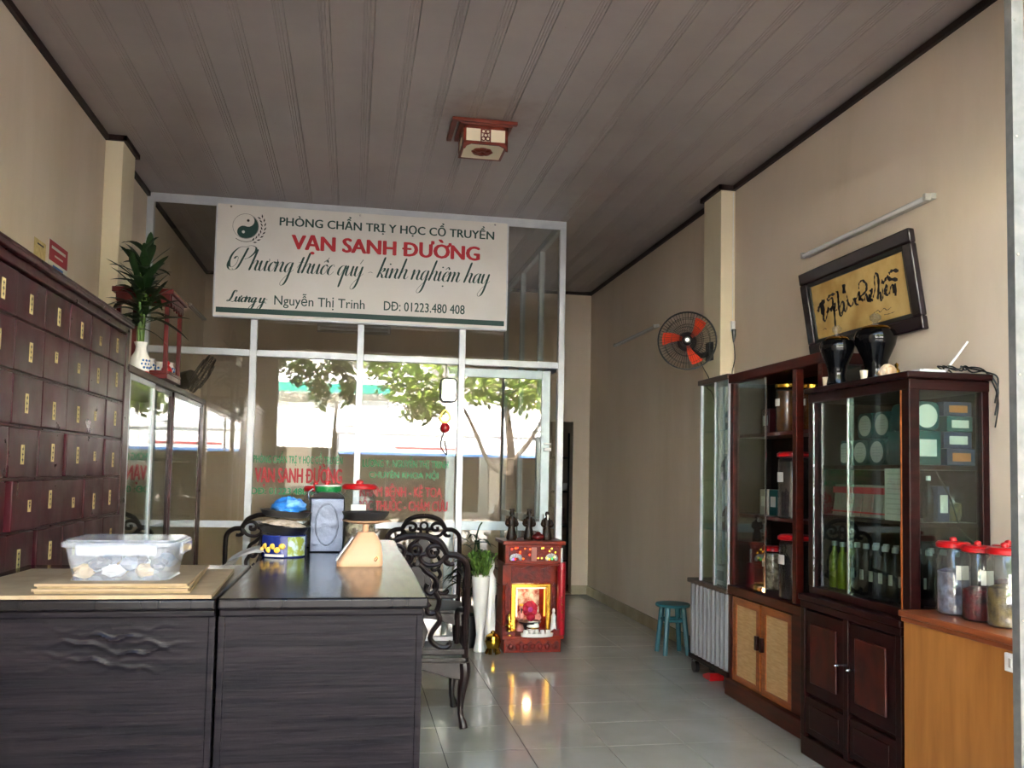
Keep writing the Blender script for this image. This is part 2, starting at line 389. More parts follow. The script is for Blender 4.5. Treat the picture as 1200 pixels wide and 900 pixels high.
# ceiling of grooved plastic panels
ceiling = struct('ceiling', MB().box(XL-.2, XR+.2, YF, 11.4, ZC+.02, ZC+.12), 'grout')
pw_ = .2
prof = [(0, .016), (.001, .0)]
for g in range(3):
    a = .150+.014*g; prof += [(a, 0), (a+.002, .0028), (a+.005, .0028), (a+.007, 0)]
prof += [(.197, 0), (.199, .004), (.2, .016)]
def panel_mesh(w):
    mb = MB(); P = [(min(a, w), z) for a, z in prof if a <= w]+([(w, .016)] if w < .2 else []); n = len(P)
    mb.add([(a, YF, ZC+z) for a, z in P]+[(a, YB, ZC+z) for a, z in P], [(i, i+1, n+i+1, n+i) for i in range(n-1)]+[(n-1, 0, n, 2*n-1)])
    me = mb.mesh('panel', smooth=False); me.materials.append(M['ceiling']); return me
pm = panel_mesh(.2); k = 0; x = XL
while x < XR-.002:
    w = min(.2, XR-x); o = bpy.data.objects.new('panel', pm if w > .199 else panel_mesh(w)); COL.objects.link(o); o.parent = ceiling; o.location = (x, 0, 0); x += .2
# walls
struct('wall_left', MB().box(XL-.2, XL, YF, 11.4, -.1, 3.5), 'wall')
struct('wall_right', MB().box(XR, XR+.2, YF, 11.4, -.1, 3.5), 'wall')
wb = MB(); wb.box(XL, 1.66, YB, YB+.12, 0, ZC); wb.box(1.66, 2.40, YB, YB+.12, 1.90, ZC); wb.box(2.40, XR, YB, YB+.12, 0, ZC)
struct('wall_back', wb, 'wall')
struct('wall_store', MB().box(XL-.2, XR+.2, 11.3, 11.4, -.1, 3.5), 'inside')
wf = MB(); wf.box(XL-.3, -.957, YF-.22, YF, -.1, 2.83); wf.box(XL-.3, XR+.3, YF-.22, YF, 2.83, 4.5); wf.box(XR, XR+.3, YF-.22, YF, -.1, 2.83)
wf.box(XR+.3, 3.5, YF-.22, YF, -.1, 4.5)
struct('wall_front', wf, 'wall')
# side walls added out of view to keep slanting street light off the room
struct('added_shade_wall_left', MB().box(-1.68, -1.48, -2.0, -1.45, -.1, 2.95).box(-1.68, -1.48, -1.45, YF-.22, -.1, 3.6), 'wall')
struct('added_shade_wall_right', MB().box(3.3, 3.5, -.6, YF-.22, -.1, 3.6), 'wall')
struct('roof', MB().box(XL-.3, XR+.3, YF-.22, 11.5, 4.4, 4.55), 'grout')
struct('pillar_left', MB().box(XL, XL+.105, 5.68, 5.98, 0, ZC), 'pillar', .004)
struct('pillar_right', MB().box(XR-.105, XR, 5.68, 5.98, 0, ZC), 'pillar', .004)
def cornice(name, pts, side):
    # a strip of dark moulding, 3 cm high, that follows the wall and steps round the pillar
    mb = MB()
    for (x0, y0), (x1, y1) in zip(pts[:-1], pts[1:]):
        mb.box(min(x0, x1)-.011, max(x0, x1)+.011, min(y0, y1)-.011, max(y0, y1)+.011, ZC-.032, ZC+.001)
    return struct(name, mb, 'trim')
cornice('trim_1', [(XL+.012, YF), (XL+.012, 5.668), (XL+.117, 5.668), (XL+.117, 5.992), (XL+.012, 5.992), (XL+.012, YP-.03)], 1)
cornice('trim_2', [(XR-.012, YF), (XR-.012, 5.668), (XR-.117, 5.668), (XR-.117, 5.992), (XR-.012, 5.992), (XR-.012, YB-.012), (XL+.012, YB-.012), (XL+.012, YP+.04)], 1)
# tiled skirting along the right wall and round the back corner
bb = struct('baseboard_right', MB().box(XR-.008, XR, 5.98, YB, 0, .098), 'grout')
y = 5.98
while y < YB-.02:
    y1 = min(y+.4, YB-.012); obj('tile', MB().box(XR-.014, XR-.006, y+.001, y1-.001, .001, .1), 'basetile', bb, .0015); y += .4
bb2 = struct('baseboard_back', MB().box(2.41, XR-.014, YB-.008, YB, 0, .098), 'grout')
obj('tile', MB().box(2.402, XR-.015, YB-.014, YB-.006, .001, .1), 'basetile', bb2, .0015)
struct('threshold', MB().box(1.66, 2.40, YB-.02, YB+.12, .0, .018), 'basetile', .003)

# ------------------------------------------------------------------ glazed aluminium partition
part = obj('window_1', MB().box(XL, 1.645, YP-.028, YP+.028, 3.305, 3.354), 'alum'); part['kind'] = 'structure'; part['label'] = 'white aluminium partition of clear glass panes across the back of the shop'
PX_ = [XL+.025, -.761, .033, .821, 1.62]
for x in PX_: obj('post', MB().box(x-.025, x+.025, YP-.03, YP+.03, 0, 3.306), 'alum', part, .003)
for i in range(4):
    a, b = PX_[i]+.025, PX_[i+1]-.025
    zr = [2.185, .90, .03] if i < 3 else [2.185]
    for z in zr: obj('rail', MB().box(a, b, YP-.026, YP+.026, z-.025, z+.025), 'alum', part, .003)
    obj('glazing_bead', MB().box(a, b, YP-.034, YP-.024, 3.285, 3.306), 'alum', part)
    obj('pane', MB().box(a, b, YP-.003, YP+.003, 2.21, 3.306), 'glass', part, smooth=False)
    if i < 3:
        obj('pane', MB().box(a, b, YP-.003, YP+.003, .925, 2.16), 'glass', part, smooth=False)
        obj('pane', MB().box(a, b, YP-.003, YP+.003, .055, .875), 'glass', part, smooth=False)
gl = lambda u, v: (u, YP-.0045, v)
text('lettering', 'PHÒNG CHẨN TRỊ Y HỌC CỔ TRUYỀN', 'decal_green', part, gl, -.733, -.075, 1.36, .058, 0, .026)
text('lettering', 'VẠN SANH ĐƯỜNG', 'decal_red', part, gl, -.72, -.075, 1.215, .112, 0, .05)
text('lettering', 'DĐ: 01223.480 408', 'decal_green', part, gl, -.74, -.22, 1.125, .05, 0, .026)
text('lettering', 'LƯƠNG Y: NGUYỄN THỊ TRINH', 'decal_green', part, gl, .075, .735, 1.346, .058, 0, .026)
text('lettering', 'CHUYÊN KHOA NỘI', 'decal_green', part, gl, .126, .66, 1.262, .05, 0, .026)
text('lettering', 'KHÁM BỆNH - KÊ TOA', 'decal_red', part, gl, .06, .692, 1.12, .078, 0, .038)
text('lettering', 'BỐC THUỐC - CHÂM CỨU', 'decal_red', part, gl, .05, .737, 1.012, .078, 0, .038)
# door leaf that slides behind the third pane
dr = obj('door_1', MB().box(.79, 1.50, YP+.045, YP+.075, 2.075, 2.145), 'alum_blue', bevel=.003); dr['kind'] = 'structure'
for x in (.755, 1.515): obj('stile', MB().box(x-.035, x+.035, YP+.043, YP+.077, .01, 2.147), 'alum_blue', dr, .003)
for z in (.045, .90): obj('rail', MB().box(.79, 1.48, YP+.045, YP+.075, z-.035, z+.035), 'alum_blue', dr, .003)
obj('pane', MB().box(.79, 1.48, YP+.057, YP+.063, .935, 2.08), 'glass', dr, smooth=False)
obj('pane', MB().box(.79, 1.48, YP+.057, YP+.063, .08, .865), 'glass', dr, smooth=False)
h = obj('lock', MB().box(1.50, 1.56, YP+.02, YP+.045, 1.50, 1.525).box(1.50, 1.56, YP+.02, YP+.045, 1.55, 1.562), 'whitepl', dr, .003)
# glazed return that runs back from the right-hand post
sp = obj('window_2', MB().box(1.597, 1.645, YP+.03, YB, 3.305, 3.354), 'alum'); sp['kind'] = 'structure'; sp['label'] = 'glazed return wall running back behind the partition'
SY = [7.62, 8.5, YB-.025]
for y in SY: obj('post', MB().box(1.597, 1.645, y-.025, y+.025, 0, 3.306), 'alum_blue', sp, .003)
for a, b in ((YP+.03, SY[0]-.025), (SY[0]+.025, SY[1]-.025), (SY[1]+.025, SY[2]-.025)):
    for z in (2.185, .90, .03): obj('rail', MB().box(1.60, 1.642, a, b, z-.025, z+.025), 'alum_blue', sp, .003)
    obj('pane', MB().box(1.618, 1.624, a, b, 2.21, 3.306), 'glass', sp, smooth=False)
    obj('pane', MB().box(1.618, 1.624, a, b, .925, 2.16), 'glass', sp, smooth=False)
    obj('pane', MB().box(1.618, 1.624, a, b, .055, .875), 'glass', sp, smooth=False)

# ------------------------------------------------------------------ the street outside, seen mirrored in the glass
struct('pavement', MB().box(-30, 30, -2.2, YF, -.3, -.03), mat('pavement_concrete', '#bdb6ac', .8, 0, .3, '#aca499', 2))
struct('road', MB().box(-30, 30, -9.2, -2.2, -.4, -.15), mat('road_asphalt', '#8d8b88', .85, 0, .3, '#7d7b79', 3))
struct('pavement_opposite', MB().box(-30, 30, -13, -9.2, -.4, -.02), mat('pavement_far', '#9c968d', .8, 0, .3, '#8b857c', 2))
M['stucco'] = mat('stucco', '#e8e4da', .8, 0, .3, '#d9d4c8', 1.5)
M['stucco2'] = mat('stucco_cream', '#dfd2b4', .8, 0, .3, '#d2c4a3', 1.5)
M['tarp'] = mat('white_tarp', '#f2f2f0', .7, 0, .3)
M['tarpg'] = mat('green_tarp', '#2f8f78', .7, 0, .3)
M['shopdark'] = mat('shop_interior', '#4a453f', .8, 0, .2, '#38342f', 3)
M['shutterg'] = mat('shutter_grey', '#7f7c76', .6, .2)
M['banner_blue'] = mat('banner_blue', '#3f6ea8', .7); M['banner_red'] = mat('banner_red', '#b5343a', .7)
M['bark'] = mat('tree_bark', '#6b5f52', .9, 0, .2, '#4f463c', 12, (1, 1, .4), bump=.5, bscale=20)
def leaf_mat(name, a, b):
    s = NT(name); v = s.coord((1, 1, 1)); c = s.ramp(s.noise(3.0, 3, v), [(.35, lin(a)), (.65, lin(b))])
    d = s.n('BsdfDiffuse'); t = s.n('BsdfTranslucent'); s.l(c, d.inputs[0]); s.l(c, t.inputs[0]); mx = s.n('MixShader'); mx.inputs[0].default_value = .35
    s.l(d.outputs[0], mx.inputs[1]); s.l(t.outputs[0], mx.inputs[2]); s.l(mx.outputs[0], s.out.inputs[0]); return s.m
M['treeleaf'] = leaf_mat('street_leaf', '#a3b65c', '#5f7d33'); M['treeleaf2'] = leaf_mat('street_leaf_dark', '#4a5a2c', '#333f20')
def shophouse(x0, x1, h, wallm, label):
    t = thing('shophouse', label, 'building', ((x0+x1)/2, -12.6, 0), group='shophouses across the street')
    w = MB(); w.box(x0, x1, -16, -12.6, 2.9, h); w.box(x0, x0+.3, -13, -12.6, 0, 2.9); w.box(x1-.3, x1, -13, -12.6, 0, 2.9)
    obj('wall', w, wallm, t)
    obj('shop_opening', MB().box(x0+.3, x1-.3, -15, -14.9, 0, 2.9), 'shopdark', t)
    obj('parapet', MB().box(x0, x1, -12.7, -12.45, h, h+.25), wallm, t)
    for wx in (x0+(x1-x0)*.28, x0+(x1-x0)*.72):
        f = obj('window', MB().box(wx-.5, wx+.5, -12.62, -12.56, 3.9, 5.2), 'alum', t); obj('window_glass', MB().box(wx-.44, wx+.44, -12.57, -12.54, 3.96, 5.14), 'shutterg', f)
    return t
shophouse(-14, -7.2, 6.8, 'stucco2', 'cream shophouse far left across the street')
shophouse(-7.2, -1.6, 7.4, 'stucco', 'white shophouse behind the scalloped awning across the street')
shophouse(-1.6, 4.4, 6.6, 'stucco', 'white shophouse facing the clinic across the street')
shophouse(4.4, 10.6, 7.2, 'stucco2', 'cream shophouse right of the white ones across the street')
shophouse(10.6, 17, 6.4, 'stucco', 'white shophouse far right across the street')
def awning(x0, x1, zb, zt, yb, yt, m, label, skirt=.28, green=False):
    t = thing('awning', label, 'awning', ((x0+x1)/2, yt, 0), group='awnings across the street')
    n = int((x1-x0)/.12)
    def roof(u, v): return (x0+(x1-x0)*u, yb+(yt-yb)*v, zb+(zt-zb)*v+.03*math.sin(u*n*.6)*(1-v))
    mb = MB().grid(40, 6, roof); obj('canopy', mb, m, t)
    pts = [(x0, zb)]
    P = [(x0, zb)]+[(x0+(x1-x0)*i/(n*4), zb-skirt-.05*abs(math.sin(PI*i/4))) for i in range(n*4+1)]+[(x1, zb)]
    obj('scalloped_skirt', MB().prism(P, lambda a, b, d: (a, d, b), yb, yb+.01), 'tarpg' if green else m, t, smooth=False)
    for x in (x0+.05, x1-.05):
        obj('pole', MB().cyl((x, yb-.02, -.02), (x, yb-.02, zb-.01), .03), 'railsteel', t)
        obj('bracket', MB().cyl((x, yb-.02, zb-.03), (x, yt, zt-.03), .02), 'railsteel', t)
    return t
awning(-7.0, -.55, 2.12, 3.25, -9.6, -12.4, 'tarp', 'white tarpaulin awning with scalloped hem opposite the clinic', .2)
awning(-.45, 5.4, 2.45, 3.35, -9.7, -12.4, 'tarp', 'white tarpaulin awning with banner opposite the clinic', .12)
awning(5.6, 11.4, 2.2, 3.2, -9.6, -12.4, 'tarp', 'white tarpaulin awning right of the banner across the street', .3)
awning(-14, -7.3, 2.2, 3.2, -9.6, -12.4, 'tarpg', 'green tarpaulin awning far left across the street', .25, True)
awning(-6.8, 1.0, 3.75, 4.3, -11.6, -12.45, 'tarp', 'upper white awning with green hem across the street', .22, True)
bn = thing('banner', 'long white banner with red and blue stripe hung under the awning opposite', 'banner', (2.4, -9.75, 1.7))
obj('cloth', MB().box(-.4, 5.3, -9.76, -9.74, 1.80, 2.32), 'tarp', bn); obj('blue_stripe', MB().box(-.4, 5.3, -9.735, -9.73, 1.73, 1.80), 'banner_blue', bn); obj('red_stripe', MB().box(1.1, 2.9, -9.735, -9.73, 1.9, 1.95), 'banner_red', bn)
for x in (-.38, 5.28): obj('pole', MB().cyl((x, -9.77, -.02), (x, -9.77, 2.32), .025), 'railsteel', bn)
def tree(label, x, y, trunk, leafm, crown, n, size, seed):
    rnd = random.Random(seed); t = thing('street_tree', label, 'tree', (x, y, -.03), group='trees in front of the clinic')
    tr = MB(); ends = []
    for P in trunk:
        P = [(x+a, y+b, c) for a, b, c in P]; S = spline(P, 6); r0 = .11 if P[0][2] < .1 else .05
        tr.tube(S, [r0*(1-.72*i/(len(S)-1)) for i in range(len(S))], 8); ends.append(P[-1])
    obj('trunk', tr, 'bark', t)
    lf = MB()
    for _ in range(n):
        c = rnd.choice(crown); d = Vector((rnd.gauss(0, 1), rnd.gauss(0, 1), rnd.gauss(0, 1))); d.normalize(); rr = rnd.random()**.45
        p = Vector((x+c[0], y+c[1], c[2]))+Vector((d.x*c[3], d.y*c[3], d.z*c[4]))*rr
        a = Vector((rnd.gauss(0, 1), rnd.gauss(0, 1), rnd.gauss(0, .5)-.5)).normalized(); b = a.orthogonal(); b.rotate(Matrix.Rotation(rnd.random()*6.28, 3, a)); L = size*rnd.uniform(.7, 1.3)
        nn = a.cross(b)*L*.1
        lf.add([p, p+a*L*.5+b*L*.22+nn, p+a*L, p+a*L*.5-b*L*.22+nn], [(0, 1, 2), (0, 2, 3)])
    obj('foliage', lf, leafm, t, fix=False, smooth=False, kind='stuff')
    return t
tree('leafy green street tree right of the clinic entrance', 2.55, -1.5, [[(0, 0, -.05), (.05, 0, .6), (.2, 0, 1.5), (.1, .05, 2.4), (-.1, .1, 3.4)], [(.2, 0, 1.5), (.55, -.05, 1.9), (.85, -.1, 2.5), (1.0, -.1, 3.3)], [(.12, .03, 1.3), (-.2, .05, 1.5), (-.6, .1, 2.3), (-1.1, .1, 3.0)]],
     'treeleaf', [(-.9, .0, 3.1, .75, .55), (-1.5, .1, 2.75, .5, .45), (-1.9, .0, 3.1, .5, .45), (-1.4, -.1, 2.45, .4, .3), (-2.2, .0, 3.4, .5, .4), (.0, 0, 3.2, .6, .5), (.5, -.1, 3.1, .6, .5), (.4, 0, 2.7, .45, .3), (.9, -.1, 3.1, .5, .5), (-.4, .1, 2.8, .4, .35)], 2300, .15, 3)
tree('dark street tree with hanging leaves left of the clinic entrance', -3.8, -2.5, [[(0, 0, -.05), (.05, 0, 1.2), (.1, 0, 2.6), (.4, .1, 3.6)], [(.1, 0, 2.3), (.9, .1, 3.1), (1.9, .0, 3.4), (3.0, .0, 3.35)], [(2.6, 0, 3.4), (3.1, 0, 3.1), (3.2, 0, 2.6)]],
     'treeleaf2', [(.5, .1, 3.7, 1.0, .6), (1.6, .0, 3.6, .8, .45), (2.35, 0, 3.25, .35, .2), (2.85, 0, 3.1, .24, .3), (3.2, 0, 2.85, .15, .42), (3.5, 0, 3.25, .2, .2), (3.7, 0, 2.85, .13, .42)], 1500, .13, 5)
tree('young street tree on the far pavement', 6.4, -8.6, [[(0, 0, -.05), (.05, 0, 1.2), (0, 0, 2.4), (.1, .1, 3.2)]], 'treeleaf', [(0, 0, 3.3, 1.0, .8), (.7, 0, 2.9, .7, .5), (-.6, 0, 3.0, .6, .5)], 2400, .14, 8)
# canopy added out of view to cut steep skylight near the entrance
cp = thing('added_shade_canopy', 'added corrugated canopy over the entrance, out of view, holding off skylight', 'canopy', (.5, 1.2, 3.3))
def corr(u, v): return (-1.7+5.2*u, YF-.22-1.9*v, 3.62+.03*math.sin(u*120)+.05*v)
obj('sheet', MB().grid(240, 2, corr), 'shutterg', cp)
for x in (XL+.2, .5, XR-.2): obj('rafter', MB().box(x-.025, x+.025, YF-2.1, YF-.22, 3.52, 3.58), 'railsteel', cp)
# ------------------------------------------------------------------ apothecary drawers along the left wall
XD = -1.10
t = thing('drawer_cabinet', 'tall maroon apothecary cabinet of small square drawers with paper tags', 'cabinet', (-1.33, 3.4, 0))
D0, D1, DT = 2.44, 4.52, 2.0
car = MB().box(XL+.005, XD-.02, D0, D1, 0, 1.98); obj('carcass', car, 'maroon', t)
obj('end_post', MB().box(XD-.03, XD+.012, D1-.055, D1, 0, 1.98), 'maroon', t, .004)
cr = MB(); cr.box(XL+.005, XD+.012, D0, D1+.005, 1.955, 1.99); cr.box(XL+.005, XD+.028, D0, D1+.02, 1.99, 2.012); cr.box(XL+.005, XD+.018, D0, D1+.012, 2.012, 2.03)
obj('cornice', cr, 'maroon', t, .005)
rows = [(1.945, 1.795)]+[(1.79-.176*i, 1.622-.176*i) for i in range(8)]
for r, (zt, zb) in enumerate(rows):
    obj('shelf_rail', MB().box(XD-.02, XD+.004, D0, D1-.055, zb-.006, zb), 'maroon', t)
    for c in range(7):
        y1 = 4.455-.276*c; y0 = y1-.272; off = random.choice([0, .002, .004, .006, .012]) if not (r == 4 and c == 4) else .02
        d = obj('drawer', MB().box(XD-.05, XD+.004+off, y0, y1, zb+.003, zt), 'drawer', t, .004)
        tw, th = .011, random.choice([.033, .033, .033, .02]); yc = (y0+y1)/2+random.uniform(-.02, .02); zc = (zb+zt)/2+random.uniform(-.015, .012); xf = XD+.0045+off
        tg = MB().box(xf, xf+.001, yc-tw*1.35, yc+tw*1.35, zc-th, zc+th); g = obj('paper_tag', tg, 'tag', d, smooth=False)
        ik = MB()
        for q in range(3 if th > .03 else 2):
            zz = zc+th*(.55-.55*q); ik.box(xf+.001, xf+.0014, yc-.006, yc+.006, zz-.002, zz+.003); ik.box(xf+.001, xf+.0014, yc-.002, yc+.002, zz-.008, zz+.008)
        M_ = obj('tag_writing', ik, 'ink', t, smooth=False)
obj('plinth', MB().box(XL+.005, XD, D0, D1, 0, .20), 'maroon', t, .004)
# glazed cabinet beside it
t = thing('display_cabinet', 'low dark display cabinet with sliding glass doors beside the apothecary drawers', 'cabinet', (-1.33, 5.6, 0))
G0, G1 = 4.53, 6.78
b = MB(); b.box(XL+.005, XL+.02, G0, G1, 0, 1.78); b.box(XL+.02, XD-.01, G0, G0+.02, 0, 1.78); b.box(XL+.02, XD-.01, G1-.02, G1, 0, 1.78); b.box(XL+.02, XD-.02, G0, G1, 0, .12)
obj('carcass', b, 'inside', t)
for z in (.55, .95, 1.35): obj('shelf', MB().box(XL+.02, XD-.06, G0+.02, G1-.02, z, z+.018), 'inside', t)
obj('top_board', MB().box(XL+.005, XD+.015, G0, G1+.01, 1.78, 1.815), 'greywood', t, .004)
obj('plinth', MB().box(XD-.03, XD, G0, G1, 0, .14), 'maroon', t, .003)
for y0, y1 in ((G0, G0+.06), (G1-.07, G1)): obj('post', MB().box(XD-.03, XD+.006, y0, y1, .14, 1.78), 'maroon', t, .004)
Y1, Y2 = 5.16, 5.72
for y0, y1, m, dx in ((G0+.06, Y1, 'alum', 0), (Y1-.03, Y2, 'maroon', -.012), (Y2-.03, G1-.07, 'maroon', 0)):
    d = obj('sliding_door', MB().box(XD-.012+dx, XD+.004+dx, y0, y0+.025, .15, 1.775).box(XD-.012+dx, XD+.004+dx, y1-.045, y1, .15, 1.775).box(XD-.012+dx, XD+.004+dx, y0, y1, 1.75, 1.778).box(XD-.012+dx, XD+.004+dx, y0, y1, .15, .18), m, t)
    obj('pane', MB().box(XD-.006+dx, XD-.001+dx, y0+.025, y1-.045, .18, 1.75), 'cabglass', d, smooth=False)
# things on that cabinet
ZV = 1.816
v = thing('vase', 'white porcelain vase with blue motif holding a dracaena on the left cabinet', 'vase', (-1.145, 5.0, ZV))
obj('body', MB().lathe([(.03, 0), (.045, .01), (.055, .05), (.05, .085), (.03, .12), (.027, .145), (.036, .17), (.032, .17), (.024, .146)], (-1.145, 5.0, ZV), 24), 'white', v)
obj('foot_ring', MB().lathe([(.047, 0), (.049, .006), (.044, .014)], (-1.145, 5.0, ZV), 20), 'red', v)
bl = MB()
for a in range(9):
    bl.ball((-1.145+.051*math.cos(-1.2+a*.12), 5.0+.051*math.sin(-1.2+a*.12), ZV+.05+.022*math.sin(a*2.1)), .007, 6, 4)
obj('blue_motif', bl, 'banner_blue', v)
def blade_leaf(mb, p, d, L, w, droop, twist=0):
    d = Vector(d).normalized(); side = d.cross(Vector((0, 0, 1)))
    if side.length < .05: side = Vector((1, 0, 0))
    side.normalize(); n = 7; vs_ = []; p = Vector(p)
    for i in range(n+1):
        s_ = i/n; q = p+d*L*s_-Vector((0, 0, 1))*droop*L*s_*s_; ww = w*math.sin(PI*min(1, s_*.86+.1))**.8*(1 if i < n else .05)
        up = Vector((0, 0, .25*ww)); vs_ += [q-side*ww+up, q, q+side*ww+up]
    fs_ = []
    for i in range(n): a = i*3; fs_ += [(a, a+1, a+4, a+3), (a+1, a+2, a+5, a+4)]
    mb.add(vs_, fs_)
pl = thing('dracaena', 'dark green dracaena standing in the white vase', 'plant', (-1.145, 5.0, ZV+.10))
rnd = random.Random(4)
for q in range(5):
    x, y = -1.145+rnd.uniform(-.03, .03), 5.0+rnd.uniform(-.03, .03); h = rnd.uniform(.22, .46)
    obj('stem', MB().tube([(-1.145+.012*math.cos(q*1.26), 5.0+.012*math.sin(q*1.26), ZV+.08), (x, y, ZV+.12+h)], .007, 7), 'leafg', pl)
    for j in range(18):
        a = j*2.4+q; el = rnd.uniform(-.1, .7)+.7*(j/17); z = ZV+.13+h*(.35+.65*j/14); m_ = MB()
        blade_leaf(m_, (x, y, z), (math.cos(a)*math.cos(el), math.sin(a)*math.cos(el), math.sin(el)), rnd.uniform(.15, .27), rnd.uniform(.016, .026), rnd.uniform(.1, .6))
        obj('leaf', m_, 'leaf', pl, fix=False)
al = thing('altar_frame', 'red lacquered altar stand with carved canopy on the left cabinet', 'altar', (-1.16, 5.42, ZV))
ax0, ax1, ay0, ay1 = -1.34, -1.05, 5.22, 5.62
obj('base_board', MB().box(ax0, ax1, ay0, ay1, ZV, ZV+.03), 'redlac', al, .003)
for x in (ax0+.015, ax1-.015):
    for y in (ay0+.015, ay1-.015): obj('column', MB().box(x-.012, x+.012, y-.012, y+.012, ZV+.03, ZV+.48), 'redlac', al, .003)
obj('canopy', MB().box(ax0-.02, ax1+.02, ay0-.02, ay1+.02, ZV+.48, ZV+.51), 'redlac', al, .004)
P = [(0, .0)]+[(i/16, -.05-.03*math.sin(i/16*PI*5)**2) for i in range(17)]+[(1, 0)]
obj('carved_valance', MB().prism(P, lambda a, b, d: (d, ay0+.02+a*(ay1-ay0-.04), ZV+.485+b), ax1-.005, ax1+.006), 'redlac', al)
obj('carved_valance', MB().prism(P, lambda a, b, d: (ax0+a*(ax1-ax0), d, ZV+.485+b), ay0-.006, ay0+.005), 'redlac', al)
obj('gold_fillet', MB().box(ax1+.021, ax1+.024, ay0-.02, ay1+.02, ZV+.495, ZV+.50), 'gold', al)
obj('low_rail', MB().box(ax1-.006, ax1+.006, ay0+.03, ay1-.03, ZV+.03, ZV+.045).box(ax0, ax1, ay0-.002, ay0+.01, ZV+.03, ZV+.045), 'redlac', al, .002)
for i, (x, y, lab) in enumerate(((-1.19, 5.31, 'blue and white incense bowl at the front of the red altar stand'), (-1.12, 5.48, 'blue and white incense bowl further back inside the red altar stand'))):
    w = thing('incense_bowl', lab, 'bowl', (x, y, ZV+.031), group='incense bowls on the altar stand')
    obj('body', MB().lathe([(.03, 0), (.05, .012), (.056, .05), (.05, .08), (.056, .088), (.05, .088), (.046, .07), (0, .06)], (x, y, ZV+.031), 20), 'white', w)
    bd = MB()
    for a in range(16): bd.ball((x+.0545*math.cos(a*PI/8), y+.0545*math.sin(a*PI/8), ZV+.031+.035+.015*(a % 2)), .008, 6, 4)
    obj('blue_pattern', bd, 'banner_blue', w)
solo('red_offering_cup', MB().lathe([(.02, 0), (.03, .01), (.03, .04), (.012, .06), (.018, .075), (0, .095)], (-1.08, 5.36, ZV+.03), 16), 'red', 'small red lidded cup between the altar bowls', 'cup', (-1.08, 5.36, ZV+.03))
# posters on the left wall
p = thing('notice', 'red and white printed notice on the left wall above the drawers', 'poster', (XL+.003, 4.93, 2.39))
obj('sheet', MB().box(XL+.001, XL+.004, 4.77, 5.07, 2.30, 2.475), 'paper', p)
obj('red_field', MB().box(XL+.004, XL+.0046, 4.775, 5.065, 2.365, 2.47), mat('notice_red', '#9a2230', .6), p)
ln = MB(); ln.box(XL+.0046, XL+.005, 4.81, 5.03, 2.43, 2.445); ln.box(XL+.0046, XL+.005, 4.86, 4.99, 2.395, 2.404)
obj('print', ln, 'paper', p); obj('print', MB().box(XL+.004, XL+.0046, 4.84, 5.0, 2.335, 2.35), 'banner_blue', p)
q = thing('paper_slip', 'small pale yellow paper slip beside the red notice', 'paper', (XL+.003, 4.65, 2.38)); obj('sheet', MB().box(XL+.001, XL+.003, 4.57, 4.73, 2.34, 2.425), 'tag', q); obj('print', MB().box(XL+.003, XL+.0034, 4.61, 4.70, 2.40, 2.408), 'ink', q)

# ------------------------------------------------------------------ black lacquered dispensing counters
ZT = .976
def counter(label, x0, x1, y0, y1):
    t = thing('counter', label, 'counter', ((x0+x1)/2, y0+.03, 0), group='black lacquered counters')
    obj('top', MB().box(x0-.004 if x0 < -.5 else x0, x1+.012 if x1 > 0 else x1, y0, y1, ZT-.03, ZT), 'lacquer_top', t, .007)
    if x0 < -.5:      # veneer that has blistered into ripples near the top
        def blister(u, v):
            x = x0+.012+(x1-x0-.024)*u; z = .04+(ZT-.086)*v; w = math.exp(-((x+.60)/.13)**2-((z-.85)/.055)**2)
            rip = sum(math.exp(-((z-zc-.006*math.sin(x*38+ph)-.004*math.sin(x*90+ph))/.0045)**2)*(.55+.45*math.sin(x*24+ph*2)) for zc, ph in ((.90, 0), (.878, 1.7), (.86, 3.1), (.838, .6), (.815, 2.2), (.795, 4.0)))
            return (x, y0+.022-.007*w*rip, z)
        obj('front_panel', MB().grid(140, 190, blister), 'lacquer', t, fix=False)
    else: obj('front_panel', MB().box(x0+.012, x1-.012, y0+.022, y0+.04, .04, ZT-.046), 'lacquer', t, .003)
    obj('moulding', MB().box(x0+.004, x1-.002, y0+.012, y0+.05, ZT-.05, ZT-.03), 'lacquer', t, .005)
    obj('side_panel', MB().box(x0+.004, x0+.024, y0+.04, y1-.02, .04, ZT-.03), 'lacquer', t)
    obj('side_panel', MB().box(x1-.024, x1-.004, y0+.04, y1-.02, .04, ZT-.03), 'lacquer', t)
    obj('back_panel', MB().box(x0+.024, x1-.024, y1-.04, y1-.02, .04, ZT-.03), 'lacquer', t)
    obj('plinth', MB().box(x0+.02, x1-.02, y0+.05, y1-.03, 0, .05), 'lacquer', t)
    for x in (x0+.010, x1-.010): obj('corner_strip', MB().box(x-.009, x+.009, y0+.018, y0+.042, .02, ZT-.046), 'lacquer', t, .003)
    return t
counter('long black lacquered counter carrying the scale and tins', -.338, .204, 2.42, 4.43)
counter('black lacquered counter under the cardboard sheets', -1.075, -.342, 2.415, 3.25)
